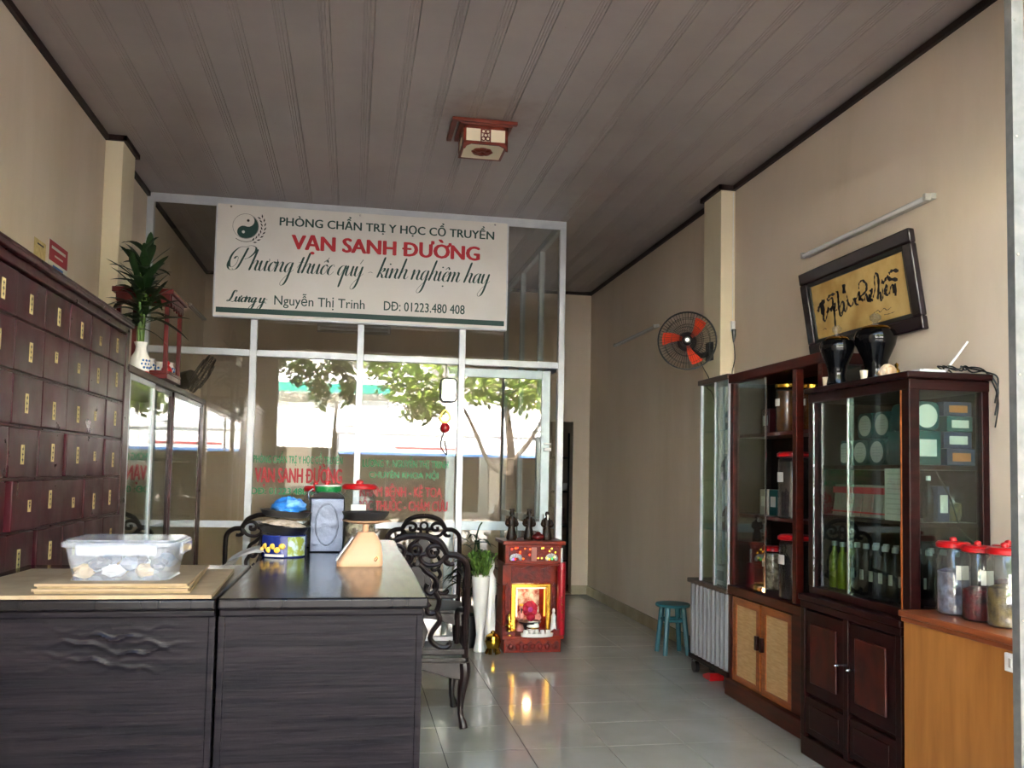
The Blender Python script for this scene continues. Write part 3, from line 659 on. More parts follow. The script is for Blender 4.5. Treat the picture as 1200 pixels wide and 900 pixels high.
# cardboard and the plastic box
def slab(name, poly, z0, z1, m, label, cat, mid):
    mb = MB().prism(poly, lambda a, b, d: (a, b, d), z0, z1); return solo(name, mb, m, label, cat, (mid[0], mid[1], z0), smooth=False)
z = ZT+.001
slab('cardboard_sheet', [(-1.03, 2.418), (-.352, 2.412), (-.372, 3.02), (-.99, 3.03)], z, z+.010, 'cardboard', 'large flat brown cardboard sheet lying on the left counter', 'cardboard', (-.7, 2.7))
z += .011
st = [([(-.79, 2.44), (-.41, 2.436), (-.445, 2.88), (-.80, 2.86)], .006), ([(-.795, 2.435), (-.415, 2.432), (-.44, 2.87), (-.81, 2.88)], .006), ([(-.785, 2.443), (-.412, 2.44), (-.436, 2.885), (-.80, 2.87)], .006), ([(-.79, 2.437), (-.418, 2.438), (-.432, 2.90), (-.79, 2.88)], .006)]
for i, (P, h) in enumerate(st):
    slab('cardboard_piece', P, z, z+h, 'cardboard' if i % 2 else 'kraft_edge', ['lowest cut cardboard piece of the stack under the plastic box', 'second cardboard piece from the bottom of the stack', 'third cardboard piece from the bottom of the stack', 'top cardboard piece of the stack, right under the plastic box'][i], 'cardboard', (-.6, 2.65)); z += h+.0004
def rrect(x0, x1, y0, y1, r, n=5):
    out = []
    for cx, cy_, a0 in ((x1-r, y0+r, -PI/2), (x1-r, y1-r, 0), (x0+r, y1-r, PI/2), (x0+r, y0+r, PI)):
        for i in range(n+1): a = a0+PI/2*i/n; out.append((cx+r*math.cos(a), cy_+r*math.sin(a)))
    return out
bx = thing('food_container', 'clear frosted plastic food container with clip lid on the cardboard', 'container', (-.605, 2.6, z))
lev = [(0, .0), (.004, -.004), (.085, .012), (.088, .02)]
mb = MB(); rings = []
for dz, e in lev: rings.append([(a, b, z+dz) for a, b in rrect(-.73-e, -.478+e, 2.50-e, 2.70+e, .03)])
n = len(rings[0]); vs_ = [p for r in rings for p in r]; fs_ = [(j*n+i, j*n+(i+1) % n, (j+1)*n+(i+1) % n, (j+1)*n+i) for j in range(3) for i in range(n)]+[tuple(range(n))]
obj('tub', mb.add(vs_, fs_), 'boxplastic', bx)
obj('lid', MB().prism(rrect(-.752, -.456, 2.476, 2.724, .032), lambda a, b, d: (a, b, d), z+.089, z+.102), 'boxplastic', bx, .003)
obj('lid_rim', MB().prism(rrect(-.742, -.466, 2.486, 2.714, .03), lambda a, b, d: (a, b, d), z+.1024, z+.108), 'boxplastic', bx, .002)
for cx, cw in ((-.604, .1),): obj('clip', MB().box(cx-cw, cx+cw, 2.468, 2.476, z+.068, z+.098), 'boxplastic', bx, .003)
for yy in (2.60,): obj('clip', MB().box(-.456, -.448, yy-.07, yy+.07, z+.068, z+.098), 'boxplastic', bx, .003)
rnd = random.Random(9)
hb = [('dried pale root slice in the plastic container', '#b99a6a'), ('dark dried herb piece in the plastic container', '#4c4a52'), ('white paper twist of herbs in the plastic container', '#d8d6d4'), ('grey packet in the plastic container', '#7d8494')]
for i in range(12):
    lab, c = hb[i % 4]; rowl = ['first', 'second', 'third', 'fourth', 'fifth', 'sixth'][i % 6]; nm = 'herb_%s' % ('slice', 'piece', 'twist', 'packet')[i % 4]
    if nm not in M: M[nm] = mat(nm, c, .7, 0, .3, bump=.6, bscale=40)
    cx, cy_ = -.70+.19*(i % 6)/5, 2.54+.11*(i//6); zz = z+.010+.018*(i % 2); rz_ = .028+.008*rnd.random()
    mb = MB().ball((0, 0, 0), (.022, .03, .018), 8, 6)
    mb.v = [(x*(1+.3*rnd.uniform(-1, 1)), y*(1+.3*rnd.uniform(-1, 1)), zq*(1+.3*rnd.uniform(-1, 1))) for x, y, zq in mb.v]
    o = solo('herb_parcel', mb, nm, lab.replace(' in the plastic container', '')+', %s in the %s row in the plastic container' % (rowl, 'front' if i < 6 else 'back'), 'herb', (0, 0, 0), 'herbs in the plastic container', smooth=False); o.location = (cx, cy_, zz+.012); o.rotation_euler = (0, 0, rnd.random()*6)
# weighing scale
sc = thing('kitchen_scale', 'peach plastic weighing scale with round metal pan on the counter', 'scale', (.035, 3.26, ZT))
lv = [(0, -.046, .116, .075), (.012, -.046, .118, .078), (.04, -.026, .116, .072), (.075, -.002, .111, .06), (.10, .014, .1, .048), (.118, .026, .084, .03)]
mb = MB(); rings = []
for dz, xa, xb, hd in lv:
    rings.append([(a, 3.27+b, ZT+dz) for a, b in rrect(xa, xb, -hd, hd, min(.024, hd*.6))])
n = len(rings[0]); mb.add([p for r in rings for p in r], [(j*n+i, j*n+(i+1) % n, (j+1)*n+(i+1) % n, (j+1)*n+i) for j in range(len(lv)-1) for i in range(n)]+[tuple(range(n-1, -1, -1)), tuple(range((len(lv)-1)*n, len(lv)*n))])
obj('housing', mb, 'beige_pl', sc)
obj('dial', MB().prism([(-.046, .016), (.011, .099), (.006, .101), (-.050, .018)], lambda a, b, d: (a, d, ZT+b), 3.222, 3.318), 'whitepl', sc, .002)
obj('emblem', MB().tube(spline([(.09, 3.188, ZT+.02), (.098, 3.188, ZT+.03), (.094, 3.188, ZT+.036), (.087, 3.188, ZT+.026)], 4, True), .0013, 5, True), 'gold', sc)
obj('stem', MB().cyl((.053, 3.27, ZT+.115), (.053, 3.27, ZT+.15), .011), 'beige_pl', sc)
obj('tray_plate', MB().lathe([(.012, 0), (.05, .004), (.085, .012), (.086, .015), (.05, .010), (0, .006)], (.053, 3.27, ZT+.146), 28), 'beige_pl', sc)
obj('pan', MB().lathe([(.045, 0), (.068, .004), (.082, .022), (.086, .032), (.082, .032), (.066, .01), (0, .006)], (.053, 3.27, ZT+.160), 28), 'darkmetal', sc)
# square tin with green lid
ti = thing('square_tin', 'tall square silver tin with embossed oval and green lid on the counter', 'tin', (-.098, 3.80, ZT))
obj('body', MB().box(-.168, -.028, 3.74, 3.88, ZT, ZT+.225), 'tinfoil', ti, .006)
sh = MB(); r0 = rrect(-.168, -.028, 3.74, 3.88, .012); r1 = rrect(-.15, -.046, 3.758, 3.862, .04); n = len(r0)
sh.add([(a, b, ZT+.2255) for a, b in r0]+[(a, b, ZT+.25) for a, b in r1], [(i, (i+1) % n, n+(i+1) % n, n+i) for i in range(n)]+[tuple(range(n, 2*n))]); obj('shoulder', sh, 'steel', ti)
obj('embossed_oval', MB().tube([(-.098+.046*math.cos(a*PI/16), 3.7385, ZT+.115+.085*math.sin(a*PI/16)) for a in range(32)], .003, 6, True), 'tinfoil', ti)
obj('lid', MB().lathe([(.053, 0), (.055, .004), (.055, .024), (.05, .028)], (-.098, 3.81, ZT+.25), 28), 'green', ti)
obj('lid_rim', MB().lathe([(.055, 0), (.058, .003), (.055, .006)], (-.098, 3.81, ZT+.272), 28), 'white', ti)
obj('knob', MB().lathe([(.01, 0), (.01, .008), (.016, .010), (.014, .018), (0, .02)], (-.104, 3.81, ZT+.2785), 16), 'red', ti)
obj('handle', MB().tube(spline([(-.17, 3.8, ZT+.2), (-.18, 3.8, ZT+.24), (-.16, 3.8, ZT+.262)], 5), .004), 'steel', ti)
# glass jars with red lids behind the tin
def red_jar(x, y, z, r, h, label, fill, group, tagc=True, ftop=.75):
    t = thing('jar', label, 'jar', (x, y, z), group=group)
    obj('body', MB().lathe([(r*.9, 0), (r, .008), (r, h*.84), (r*.82, h*.9), (r*.8, h*.94)], (x, y, z), 24), 'jarglass', t)
    obj('contents', MB().lathe([(r*.86, .004), (r*.94, .012), (r*.94, h*ftop), (r*.5, h*(ftop+.04)), (0, h*(ftop+.02))], (x, y, z), 20), fill, t)
    l = obj('lid', MB().lathe([(r*.86, 0), (r*1.02, .004), (r*1.04, .018), (r*.9, .026), (0, .028)], (x, y, z+h*.93), 28), 'red', t)
    obj('knob', MB().lathe([(r*.22, 0), (r*.22, .012), (r*.12, .016), (0, .018)], (x, y, z+h*.93+.027), 14), 'red', l)
    if tagc: obj('paper_label', MB().grid(6, 1, lambda u, v: (x+(r+.0012)*math.sin(-.5+u*.9), y-(r+.0012)*math.cos(-.5+u*.9), z+h*(.5+.2*v))), 'paper', t, fix=False)
    return t
M['herb_mix'] = mat('herb_mix', '#6d5a44', .8, 0, .2, '#b5a68c', 40, lo=.4, hi=.6, bump=.6, bscale=50)
red_jar(.034, 3.98, ZT, .074, .275, 'big glass jar with red lid behind the scale', 'herb_mix', 'red lidded jars on the black counter', ftop=.5)
red_jar(-.158, 3.99, ZT, .05, .262, 'glass jar with red lid hidden behind the square tin', 'herb_mix', 'red lidded jars on the black counter', False, .4)
# printed cookie tin with two basins on it
ck = thing('biscuit_tin', 'round blue printed biscuit tin carrying two metal basins', 'tin', (-.258, 3.58, ZT))
obj('body', MB().lathe([(.084, 0), (.087, .004), (.087, .082), (.084, .085)], (-.258, 3.58, ZT), 32), mat('tin_blue', '#1c2a6e', .25), ck)
def wrap(u, v, a0, a1, z0, z1, r=.0876): a = a0+(a1-a0)*u; return (-.258+r*math.sin(a), 3.58-r*math.cos(a), ZT+z0+(z1-z0)*v)
obj('printed_panel', MB().grid(8, 1, lambda u, v: wrap(u, v, .25, 1.25, .006, .08)), mat('tin_print', '#b9cfd8', .35, 0, .4, '#8f9a3a', 26, lo=.45, hi=.55), ck, fix=False)
for i in range(6):
    a = -1.0+.2*i; obj('biscuit_print', MB().ball((-.258+.086*math.sin(a), 3.58-.086*math.cos(a), ZT+.03+.014*(i % 2)), (.013, .004, .012), 10, 6), mat('biscuit_yellow', '#e5a94e', .5) if i == 0 else 'yellow', ck)
obj('white_print', MB().grid(6, 1, lambda u, v: wrap(u, v, -.85, .1, .004, .014)), 'paper', ck, fix=False)
def basin(lab, x, y, z, r, h, m, tilt, n0=28):
    o = solo('basin', MB().lathe([(r*.72, 0), (r*.86, h*.25), (r*.98, h*.9), (r*1.03, h), (r*1.0, h), (r*.93, h*.85), (r*.8, h*.28), (r*.6, .006), (0, .006)], (x, y, z), n0), m, lab, 'basin', (x, y, z)); o.rotation_euler = tilt; return o
basin('dark metal basin of herbs resting on the biscuit tin', -.262, 3.58, ZT+.090, .100, .034, 'darkmetal', (.05, .08, 0))
hp = MB().grid(14, 10, lambda u, v: (-.262+.088*(2*u-1)*math.sqrt(max(0, 1-(2*v-1)**2*.5)), 3.58+.088*(2*v-1)*math.sqrt(max(0, 1-(2*u-1)**2*.5)), ZT+.122+.022*(1-(2*u-1)**2)*(1-(2*v-1)**2)+.004*random.random()-(2*u-1)*.008))
tg_ = solo('herb_heap', hp, mat('pale_herb', '#d8c8b4', .8, 0, .2, '#8f7a60', 30, lo=.45, hi=.7, bump=.5), 'heap of pale sliced herbs in the lower basin', 'herb', (-.262, 3.58, ZT+.1)); tg_['kind'] = 'stuff'
basin('upper dark metal basin stacked on the herbs and biscuit tin', -.258, 3.61, ZT+.150, .10, .028, 'darkmetal', (0, .07, 0))
bgm = MB().ball((0, 0, 0), (.062, .06, .034), 18, 12); rnd = random.Random(2)
bgm.v = [(x*(1+.22*rnd.uniform(-1, 1)), y*(1+.22*rnd.uniform(-1, 1)), zq*(1+.38*rnd.uniform(-1, 1))) for x, y, zq in bgm.v]
o = solo('plastic_bag', bgm, 'blue', 'crumpled blue plastic bag in the upper basin', 'bag', (0, 0, 0)); o.location = (-.246, 3.61, ZT+.192)
bgm = MB().ball((0, 0, 0), (.03, .03, .02), 12, 8); o = solo('brown_bundle', bgm, mat('brown_wrap', '#4a352b', .6, bump=.5), 'brown paper bundle behind the blue bag', 'bundle', (0, 0, 0)); o.location = (-.205, 3.65, ZT+.2)
# crumpled cloth over the left edge of the long counter
def drape(u, v):
    s_ = u; yy = 3.50+.26*v+.02*math.sin(u*7+v*3)
    if s_ < .35: x_ = -.338+.04*(1-s_/.35); zz = ZT+.004+.03*(s_/.35)*(.6+.4*math.sin(v*9))+.004*math.sin(u*30)
    else:
        k_ = (s_-.35)/.65; x_ = -.345-.13*math.sin(k_*PI*.55)-.02*math.sin(v*15+k_*2)*k_; zz = ZT+.004+.03*(1-k_)*(.6+.4*math.sin(v*9))-.10*k_**1.6*(.8+.3*math.sin(v*7))
    return (x_, yy, zz)
solo('cloth', MB().grid(18, 22, drape), 'cloth', 'crumpled pale grey cloth hanging over the edge of the long counter', 'cloth', (-.34, 3.63, ZT))

# ------------------------------------------------------------------ carved rosewood chairs
def make_chair(label):
    c = thing('carved_chair', label, 'chair', (0, 0, 0), group='carved rosewood chairs')
    W = .265; SZ = .365
    def T(P, r, name, n=8, k=6, closed=False, m='rosewood', flat=1.0): return obj(name, MB().tube(spline([(x, y, z) for x, y, z in P], k, closed), r, n, closed, flat), m, c, local=True)
    # seat
    obj('seat', MB().prism(rrect(-.285, .285, -.02, .45, .02), lambda a, b, d: (a, b, d), SZ-.022, SZ), 'rosewood', c, .005, local=True)
    ap = MB()
    P = [(-.265, 0), (.265, 0)]+[(.265-.53*i/20, -.065-.028*math.cos(2*PI*i/20*1)) for i in range(21)]
    for y0 in (-.012, .422): ap.prism(P, lambda a, b, d: (a, d, SZ-.022+b), y0, y0+.018)
    for x0 in (-.275, .257): ap.box(x0, x0+.018, .0, .43, SZ-.09, SZ-.022)
    obj('apron', ap, 'rosewood', c, .004, local=True)
    for sx in (-1, 1):
        for sy, y0 in ((-1, .006), (1, .424)):
            P = [(sx*.262, y0, SZ-.03), (sx*.266, y0+sy*.004, SZ-.09), (sx*.252, y0-sy*.006, .17), (sx*.250, y0-sy*.006, .08), (sx*.262, y0+sy*.004, .03), (sx*.266, y0+sy*.008, .004)]
            obj('leg', MB().tube(spline(P, 5), [.030, .031, .031, .031, .03, .029, .028, .027, .026, .024, .022, .02, .018, .017, .016, .016, .016, .016, .018, .02, .021, .022, .023, .023, .023, .022][:26], 10), 'rosewood', c, local=True)
    # back
    for sx in (-1, 1):
        T([(sx*.265, .0, SZ-.01), (sx*.267, 0, .55), (sx*.268, 0, .78), (sx*.258, 0, .85), (sx*.215, 0, .885), (sx*.165, 0, .892), (sx*.148, 0, .915), (sx*.12, 0, .955), (sx*.06, 0, .982), (0, 0, .988)], .017, 'back_frame')
        T([(sx*.165, 0, .892), (sx*.150, 0, .862), (sx*.175, 0, .842), (sx*.200, 0, .845)], [.017]*6+[.015]*6+[.012]*6+[.006], 'carved_hook')
        T([(sx*.155, 0, .90), (sx*.125, 0, .93), (sx*.085, 0, .935), (sx*.06, 0, .915), (sx*.07, 0, .885), (sx*.10, 0, .885), (sx*.10, 0, .91)], .012, 'carved_scroll')
        T([(sx*.15, 0, .88), (sx*.12, 0, .845), (sx*.07, 0, .835), (sx*.03, 0, .855), (sx*.025, 0, .885), (sx*.05, 0, .895)], .012, 'carved_scroll')
        T([(sx*.02, 0, .84), (sx*.06, 0, .80), (sx*.10, 0, .77), (sx*.11, 0, .72), (sx*.08, 0, .69), (sx*.055, 0, .71), (sx*.065, 0, .74)], .013, 'carved_scroll')
        T([(sx*.10, 0, .70), (sx*.125, 0, .655), (sx*.11, 0, .60), (sx*.075, 0, .59), (sx*.06, 0, .62), (sx*.08, 0, .64)], .013, 'carved_scroll')
        T([(sx*.105, 0, .605), (sx*.13, 0, .555), (sx*.095, 0, .50), (sx*.085, 0, .46), (sx*.12, 0, .425), (sx*.16, 0, .415), (sx*.185, 0, .43), (sx*.175, 0, .445)], .014, 'carved_scroll')
        # arm rest
        T([(sx*.265, 0, .60), (sx*.275, .12, .585), (sx*.275, .26, .57), (sx*.265, .34, .55), (sx*.262, .36, .50)], .015, 'arm_rest')
        T([(sx*.262, .36, .52), (sx*.268, .37, .45), (sx*.262, .36, SZ-.01)], .013, 'arm_post')
    obj('ring', MB().tube([(.026*math.cos(a*PI/10), 0, .915+.026*math.sin(a*PI/10)) for a in range(20)], .009, 8, True), 'rosewood', c, local=True)
    P = [(-.05, .42), (.05, .42), (.07, .50), (.045, .56), (.06, .64), (.04, .70), (.05, .78), (.02, .83), (-.02, .83), (-.05, .78), (-.04, .70), (-.06, .64), (-.045, .56), (-.07, .50)]
    obj('splat', MB().prism(P, lambda a, b, d: (a, d, b), -.008, .008), 'rosewood', c, .003, local=True)
    obj('mother_of_pearl', MB().ball((0, -.010, .66), (.02, .003, .03), 10, 6).ball((0, -.010, .74), (.012, .003, .012), 8, 5), 'white', c, local=True)
    obj('back_rail', MB().box(-.262, .262, -.014, .014, SZ+.015, SZ+.045), 'rosewood', c, .005, local=True)
    return c
ch = make_chair('carved rosewood chair with its back turned beside the long black counter')
ch.location = (.335, 4.56, 0)
dup(ch, (.535, 6.55, 0), PI, 'carved rosewood chair facing the street in front of the red glass lettering')
dup(ch, (-.60, 6.50, 0), PI, 'carved rosewood chair at the back left behind the biscuit tin')
# ------------------------------------------------------------------ floor shrine by the partition
SX, SYF, SYB = 1.345, 6.40, 6.76
sh = thing('floor_shrine', 'red lacquered floor shrine with carved canopy and lit niche by the glass', 'shrine', (SX, 6.58, 0))
obj('plinth', MB().box(SX-.215, SX+.215, SYF+.02, SYB, 0, .10), 'shrine', sh, .005)
P = [(-.20, .012), (.20, .012)]+[(.20-.40*i/40, .07+.014*math.sin(i/40*PI*12)) for i in range(41)]
obj('carved_frieze', MB().prism(P, lambda a, b, d: (SX+a, d, b), SYF+.008, SYF+.021), 'shrinedark', sh)
for i in range(7): obj('frieze_flower', MB().ball((SX-.165+.055*i, SYF+.006, .045), (.02, .008, .022), 10, 6), 'shrinedark', sh)
obj('deck', MB().box(SX-.232, SX+.232, SYF, SYB, .10, .125), 'shrine', sh, .004)
for s_ in (-1, 1):
    P = [(0, 0), (.09, 0), (.09, .03), (.06, .05), (.045, .035), (.02, .06), (0, .07)]
    obj('corner_carving', MB().prism(P, lambda a, b, d: (SX+s_*(.225-a), d, .125+b), SYF+.005, SYF+.018), 'shrinedark', sh)
    obj('side_rail', MB().box(SX+s_*.222-.008, SX+s_*.222+.008, SYF+.01, SYB, .125, .19), 'shrine', sh, .003)
bd = MB(); bd.box(SX-.215, SX-.15, SYF+.12, SYB, .125, .80); bd.box(SX+.15, SX+.215, SYF+.12, SYB, .125, .80); bd.box(SX-.15, SX+.15, SYF+.12, SYB, .50, .80); bd.box(SX-.15, SX+.15, SYB-.02, SYB, .125, .50)
obj('cabinet_body', bd, 'shrine', sh)
for s_ in (-1, 1):
    obj('carved_panel', MB().prism([(-.022, .17), (.022, .17), (.022, .47), (0, .50), (-.022, .47)], lambda a, b, d: (SX+s_*.182+a, d, b), SYF+.112, SYF+.12), 'shrinedark', sh)
    obj('colonnette', MB().lathe([(.012, 0), (.016, .01), (.009, .03), (.011, .18), (.009, .33), (.016, .35), (.012, .36)], (SX+s_*.205, SYF+.105, .125), 12), 'shrine', sh)
obj('arch_carving', MB().prism([(-.15, .50), (.15, .50), (.15, .62), (.08, .60), (0, .63), (-.08, .60), (-.15, .62)], lambda a, b, d: (SX+a, d, b), SYF+.108, SYF+.12), 'shrinedark', sh)
obj('canopy_box', MB().box(SX-.215, SX+.215, SYF+.03, SYB, .65, .79), 'shrine', sh, .004)
obj('canopy_top', MB().box(SX-.238, SX+.238, SYF, SYB+.01, .79, .818), 'shrine', sh, .006)
obj('canopy_lip', MB().box(SX-.225, SX+.225, SYF+.015, SYB, .635, .652), 'shrine', sh, .004)
obj('painted_panel', MB().box(SX-.19, SX+.19, SYF+.026, SYF+.031, .665, .775), 'shrinedark', sh)
for s_ in (-1, 1):
    lot = MB()
    for a in range(7): an = PI*a/6; lot.ball((SX+s_*.135+.034*math.cos(an), SYF+.022, .69+.02*math.sin(an)), (.014, .005, .018), 8, 5)
    obj('lotus', lot, mat('lotus_silver', '#a8aeb0', .4) if s_ < 0 else bpy.data.materials['lotus_silver'], sh)
obj('scroll_plaque', MB().box(SX-.02, SX+.02, SYF+.019, SYF+.027, .67, .77), mat('plaque_pink', '#a86a5c', .5), sh, .003)
cols = ['#ffb030', '#ff5a1e', '#ffd24a', '#ff3a1a', '#46ff6a', '#8a5cff']
for c in cols: M['bulb'+c] = emat('bulb'+c, c, .4)
rnd = random.Random(5)
for i in range(22):
    s_ = -1 if i % 2 else 1; x = SX+s_*rnd.uniform(.03, .17); zz = rnd.uniform(.67, .77); c = cols[(i*7) % 6] if i % 5 == 0 else cols[i % 4]
    obj('bulb', MB().ball((x, SYF+.018, zz), .0065, 8, 5), M['bulb'+c], sh)
# niche: lit frame and picture
M['nichelight'] = emat('niche_light', '#ff9a3a', .26); M['nichewhite'] = emat('niche_white', '#ffe0b8', .2)
obj('niche_frame', MB().box(SX-.125, SX+.125, SYF+.10, SYF+.12, .465, .49).box(SX-.15, SX-.118, SYF+.10, SYF+.12, .13, .49).box(SX+.118, SX+.15, SYF+.10, SYF+.12, .13, .49), 'gold', sh, .003)
obj('light_strip', MB().box(SX-.112, SX-.102, SYF+.108, SYF+.118, .25, .45).box(SX-.112, SX+.112, SYF+.108, SYF+.118, .455, .463), M['nichewhite'], sh)
obj('light_strip', MB().box(SX+.100, SX+.112, SYF+.108, SYF+.118, .25, .45).box(SX-.148, SX-.128, SYF+.095, SYF+.10, .22, .40), M['nichelight'], sh)
obj('niche_picture', MB().box(SX-.11, SX+.11, SYB-.03, SYB-.022, .13, .47), mat('niche_paint', '#7a2c22', .5, 0, .4, '#b8b4a8', 18, lo=.4, hi=.6), sh)
ld = bpy.data.lights.new('niche_lamp', 'POINT'); ld.energy = .16; ld.color = (1, .62, .28); ld.shadow_soft_size = .03
lo = bpy.data.objects.new('niche_lamp', ld); COL.objects.link(lo); lo.location = (SX-SX, 0, 0); lo.parent = sh; lo.location = (0, SYF+.20-6.58, .42)
# figures and offerings
def deity(label, x, y, z, h, m, hat, staff=0, group=None):
    t = thing('figurine', label, 'figurine', (x, y, z), group=group); k = h/.23
    b = MB(); b.lathe([(.036*k, 0), (.040*k, .012*k), (.034*k, .05*k), (.026*k, .09*k), (.031*k, .125*k), (.033*k, .150*k), (.022*k, .168*k), (.010*k, .176*k), (.010*k, .182*k), (.016*k, .19*k), (.0175*k, .203*k), (.012*k, .217*k), (0, .22*k)], (x, y, z), 16, 1, .78)
    for s_ in (-1, 1): b.tube(spline([(x+s_*.028*k, y, z+.152*k), (x+s_*.040*k, y-.012*k, z+.115*k), (x+s_*.015*k, y-.032*k, z+.105*k)], 5), [.013*k]*5+[.011*k]*5+[.009*k], 8)
    b.ball((x, y-.017*k, z+.202*k), (.004*k, .005*k, .004*k), 6, 4)
    obj('body', b, m, t)
    obj('hat', MB().box(x-.016*k, x+.016*k, y-.014*k, y+.014*k, z+.216*k, z+.232*k), hat, t, .002) if hat else None
    obj('beard', MB().prism([(-.007*k, 0), (.007*k, 0), (.003*k, -.04*k), (-.003*k, -.04*k)], lambda a, b_, d: (x+a, d, z+.196*k+b_), y-.032*k, y-.016*k), 'ink' if hat else 'white', t)
    if staff: obj('staff', MB().cyl((x+.036*k*staff, y-.025*k, z+.01), (x+.036*k*staff, y-.02*k, z+.20*k), .0035*k, n=6), m, t)
    return t
deity('dark wooden standing figurine on the left of the shrine roof', 1.19, 6.52, .8185, .232, 'statue', 'statue', 1, 'three wooden figurines on the shrine')
deity('dark wooden standing figurine in the middle of the shrine roof', 1.325, 6.53, .8185, .232, 'statue', 'statue', 0, 'three wooden figurines on the shrine')
deity('brown wooden standing figurine on the right of the shrine roof', 1.462, 6.52, .8185, .225, 'statue', None, -1, 'three wooden figurines on the shrine')
solo('red_pouch', MB().ball((1.385, 6.47, .845), (.05, .03, .027), 14, 8).ball((1.385, 6.47, .872), (.02, .015, .012), 10, 6), 'redlac', 'red cloth pouch between the figurines on the shrine roof', 'pouch', (1.385, 6.47, .8185))
deity('red robed deity figure seated in the shrine niche on the left', SX-.055, 6.60, .126, .2, 'pink', 'yellow', 0, 'niche deities'); deity('pink robed deity figure in the shrine niche on the right', SX+.06, 6.61, .126, .19, 'pink', 'red', 0, 'niche deities')
fl = thing('red_flower', 'big red silk flower in front of the niche deities', 'flower', (SX, 6.52, .126)); 
obj('stem', MB().cyl((SX, 6.54, .126), (SX, 6.54, .26), .006), 'leafg', fl)
for a in range(10): obj('petal', MB().ball((SX+.03*math.cos(a*.628), 6.535-.01*(a % 2), .30+.035*math.sin(a*.628)), (.028, .012, .03), 10, 6), 'flower', fl)
obj('heart', MB().ball((SX, 6.52, .30), (.022, .012, .022), 10, 6), mat('magenta', '#b83a8a', .5), fl)
ib = thing('incense_burner', 'white porcelain incense burner in front of the shrine niche', 'burner', (SX+.01, 6.46, .126)); obj('bowl', MB().lathe([(.03, 0), (.045, .02), (.048, .06), (.04, .08), (.045, .09), (.04, .09), (.036, .08), (0, .07)], (SX+.01, 6.46, .126), 18), 'white', ib); obj('gold_band', MB().lathe([(.0485, .045), (.050, .05), (.0485, .055)], (SX+.01, 6.46, .126), 18, cap=False), 'gold', ib); obj('ash', MB().lathe([(.036, .078), (0, .084)], (SX+.01, 6.46, .126), 14), 'greywood', ib)
pt = thing('fruit_plate', 'dark wide plate holding a red fruit in the shrine', 'plate', (SX-.045, 6.49, .126)); obj('dish', MB().lathe([(.03, 0), (.05, .07), (.082, .078), (.088, .092), (.08, .088), (0, .078)], (SX-.01, 6.50, .126), 20), 'darkmetal', pt)
solo('apple', MB().ball((SX+.0, 6.50, .245), (.034, .034, .031), 14, 9), 'flower', 'dark red apple on the shrine plate', 'fruit', (SX, 6.50, .214))
tr = thing('offering_tray', 'oval pale tray of five small cups at the front of the shrine', 'tray', (SX+.02, 6.375, 0)); 
obj('plate', MB().lathe([(.10, 0), (.118, .004), (.124, .028), (.116, .026), (.10, .014), (0, .012)], (SX+.02, 6.36, .125), 28, 1, .35), 'white', tr)
obj('support', MB().box(SX-.05, SX+.09, 6.34, 6.40, .118, .125), 'shrine', tr)
for i in range(5):
    x = SX-.065+.042*i; solo('tea_cup', MB().lathe([(.012, 0), (.017, .012), (.018, .034), (.0155, .034), (.014, .012), (0, .008)], (x, 6.365, .139), 14), 'white', ['leftmost small white cup on the shrine tray', 'second small white cup from the left on the shrine tray', 'middle small white cup on the shrine tray', 'fourth small white cup from the left on the shrine tray', 'rightmost small white cup on the shrine tray'][i], 'cup', (x, 6.365, .139), 'cups on the offering tray')
pg = thing('brass_lamp', 'small tiered brass candle lamp on the left of the shrine deck', 'lamp', (SX-.19, 6.43, .126)); obj('tiers', MB().lathe([(.03, 0), (.03, .008), (.012, .02), (.012, .03), (.036, .034), (.036, .042), (.012, .055), (.012, .065), (.03, .07), (.028, .078), (.01, .09), (.01, .11), (.018, .115), (.014, .14), (0, .17)], (SX-.175, 6.43, .126), 16), 'gold', pg)
ww = thing('white_figure', 'slim white porcelain figure on the right of the shrine deck', 'figurine', (SX+.165, 6.46, .126)); obj('body', MB().lathe([(.022, 0), (.026, .03), (.018, .1), (.02, .13), (.008, .155), (.012, .17), (.009, .185), (0, .19)], (SX+.165, 6.46, .126), 14), 'white', ww)
ca = thing('red_incense_tube', 'tall red cylinder with gold marks standing at the right of the shrine', 'tube', (SX+.245, 6.385, 0)); 
obj('tube', MB().lathe([(.028, .0), (.03, .003), (.03, .52), (.027, .535)], (SX+.215, 6.43, .126), 20), 'candle', ca); obj('ring', MB().lathe([(.0305, .47), (.0325, .474), (.0305, .478)], (SX+.215, 6.43, .126), 20, cap=False), 'candle', ca); obj('white_stick', MB().cyl((SX+.213, 6.43, .655), (SX+.213, 6.43, .765), .008), 'white', ca)
gm = MB()
for i in range(4): gm.ball((SX+.215, 6.40, .24+.055*i), (.004, .003, .010), 6, 4)
obj('gold_mark', gm.ball((SX+.215, 6.40, .62), (.004, .003, .006), 6, 4), 'gold', ca)
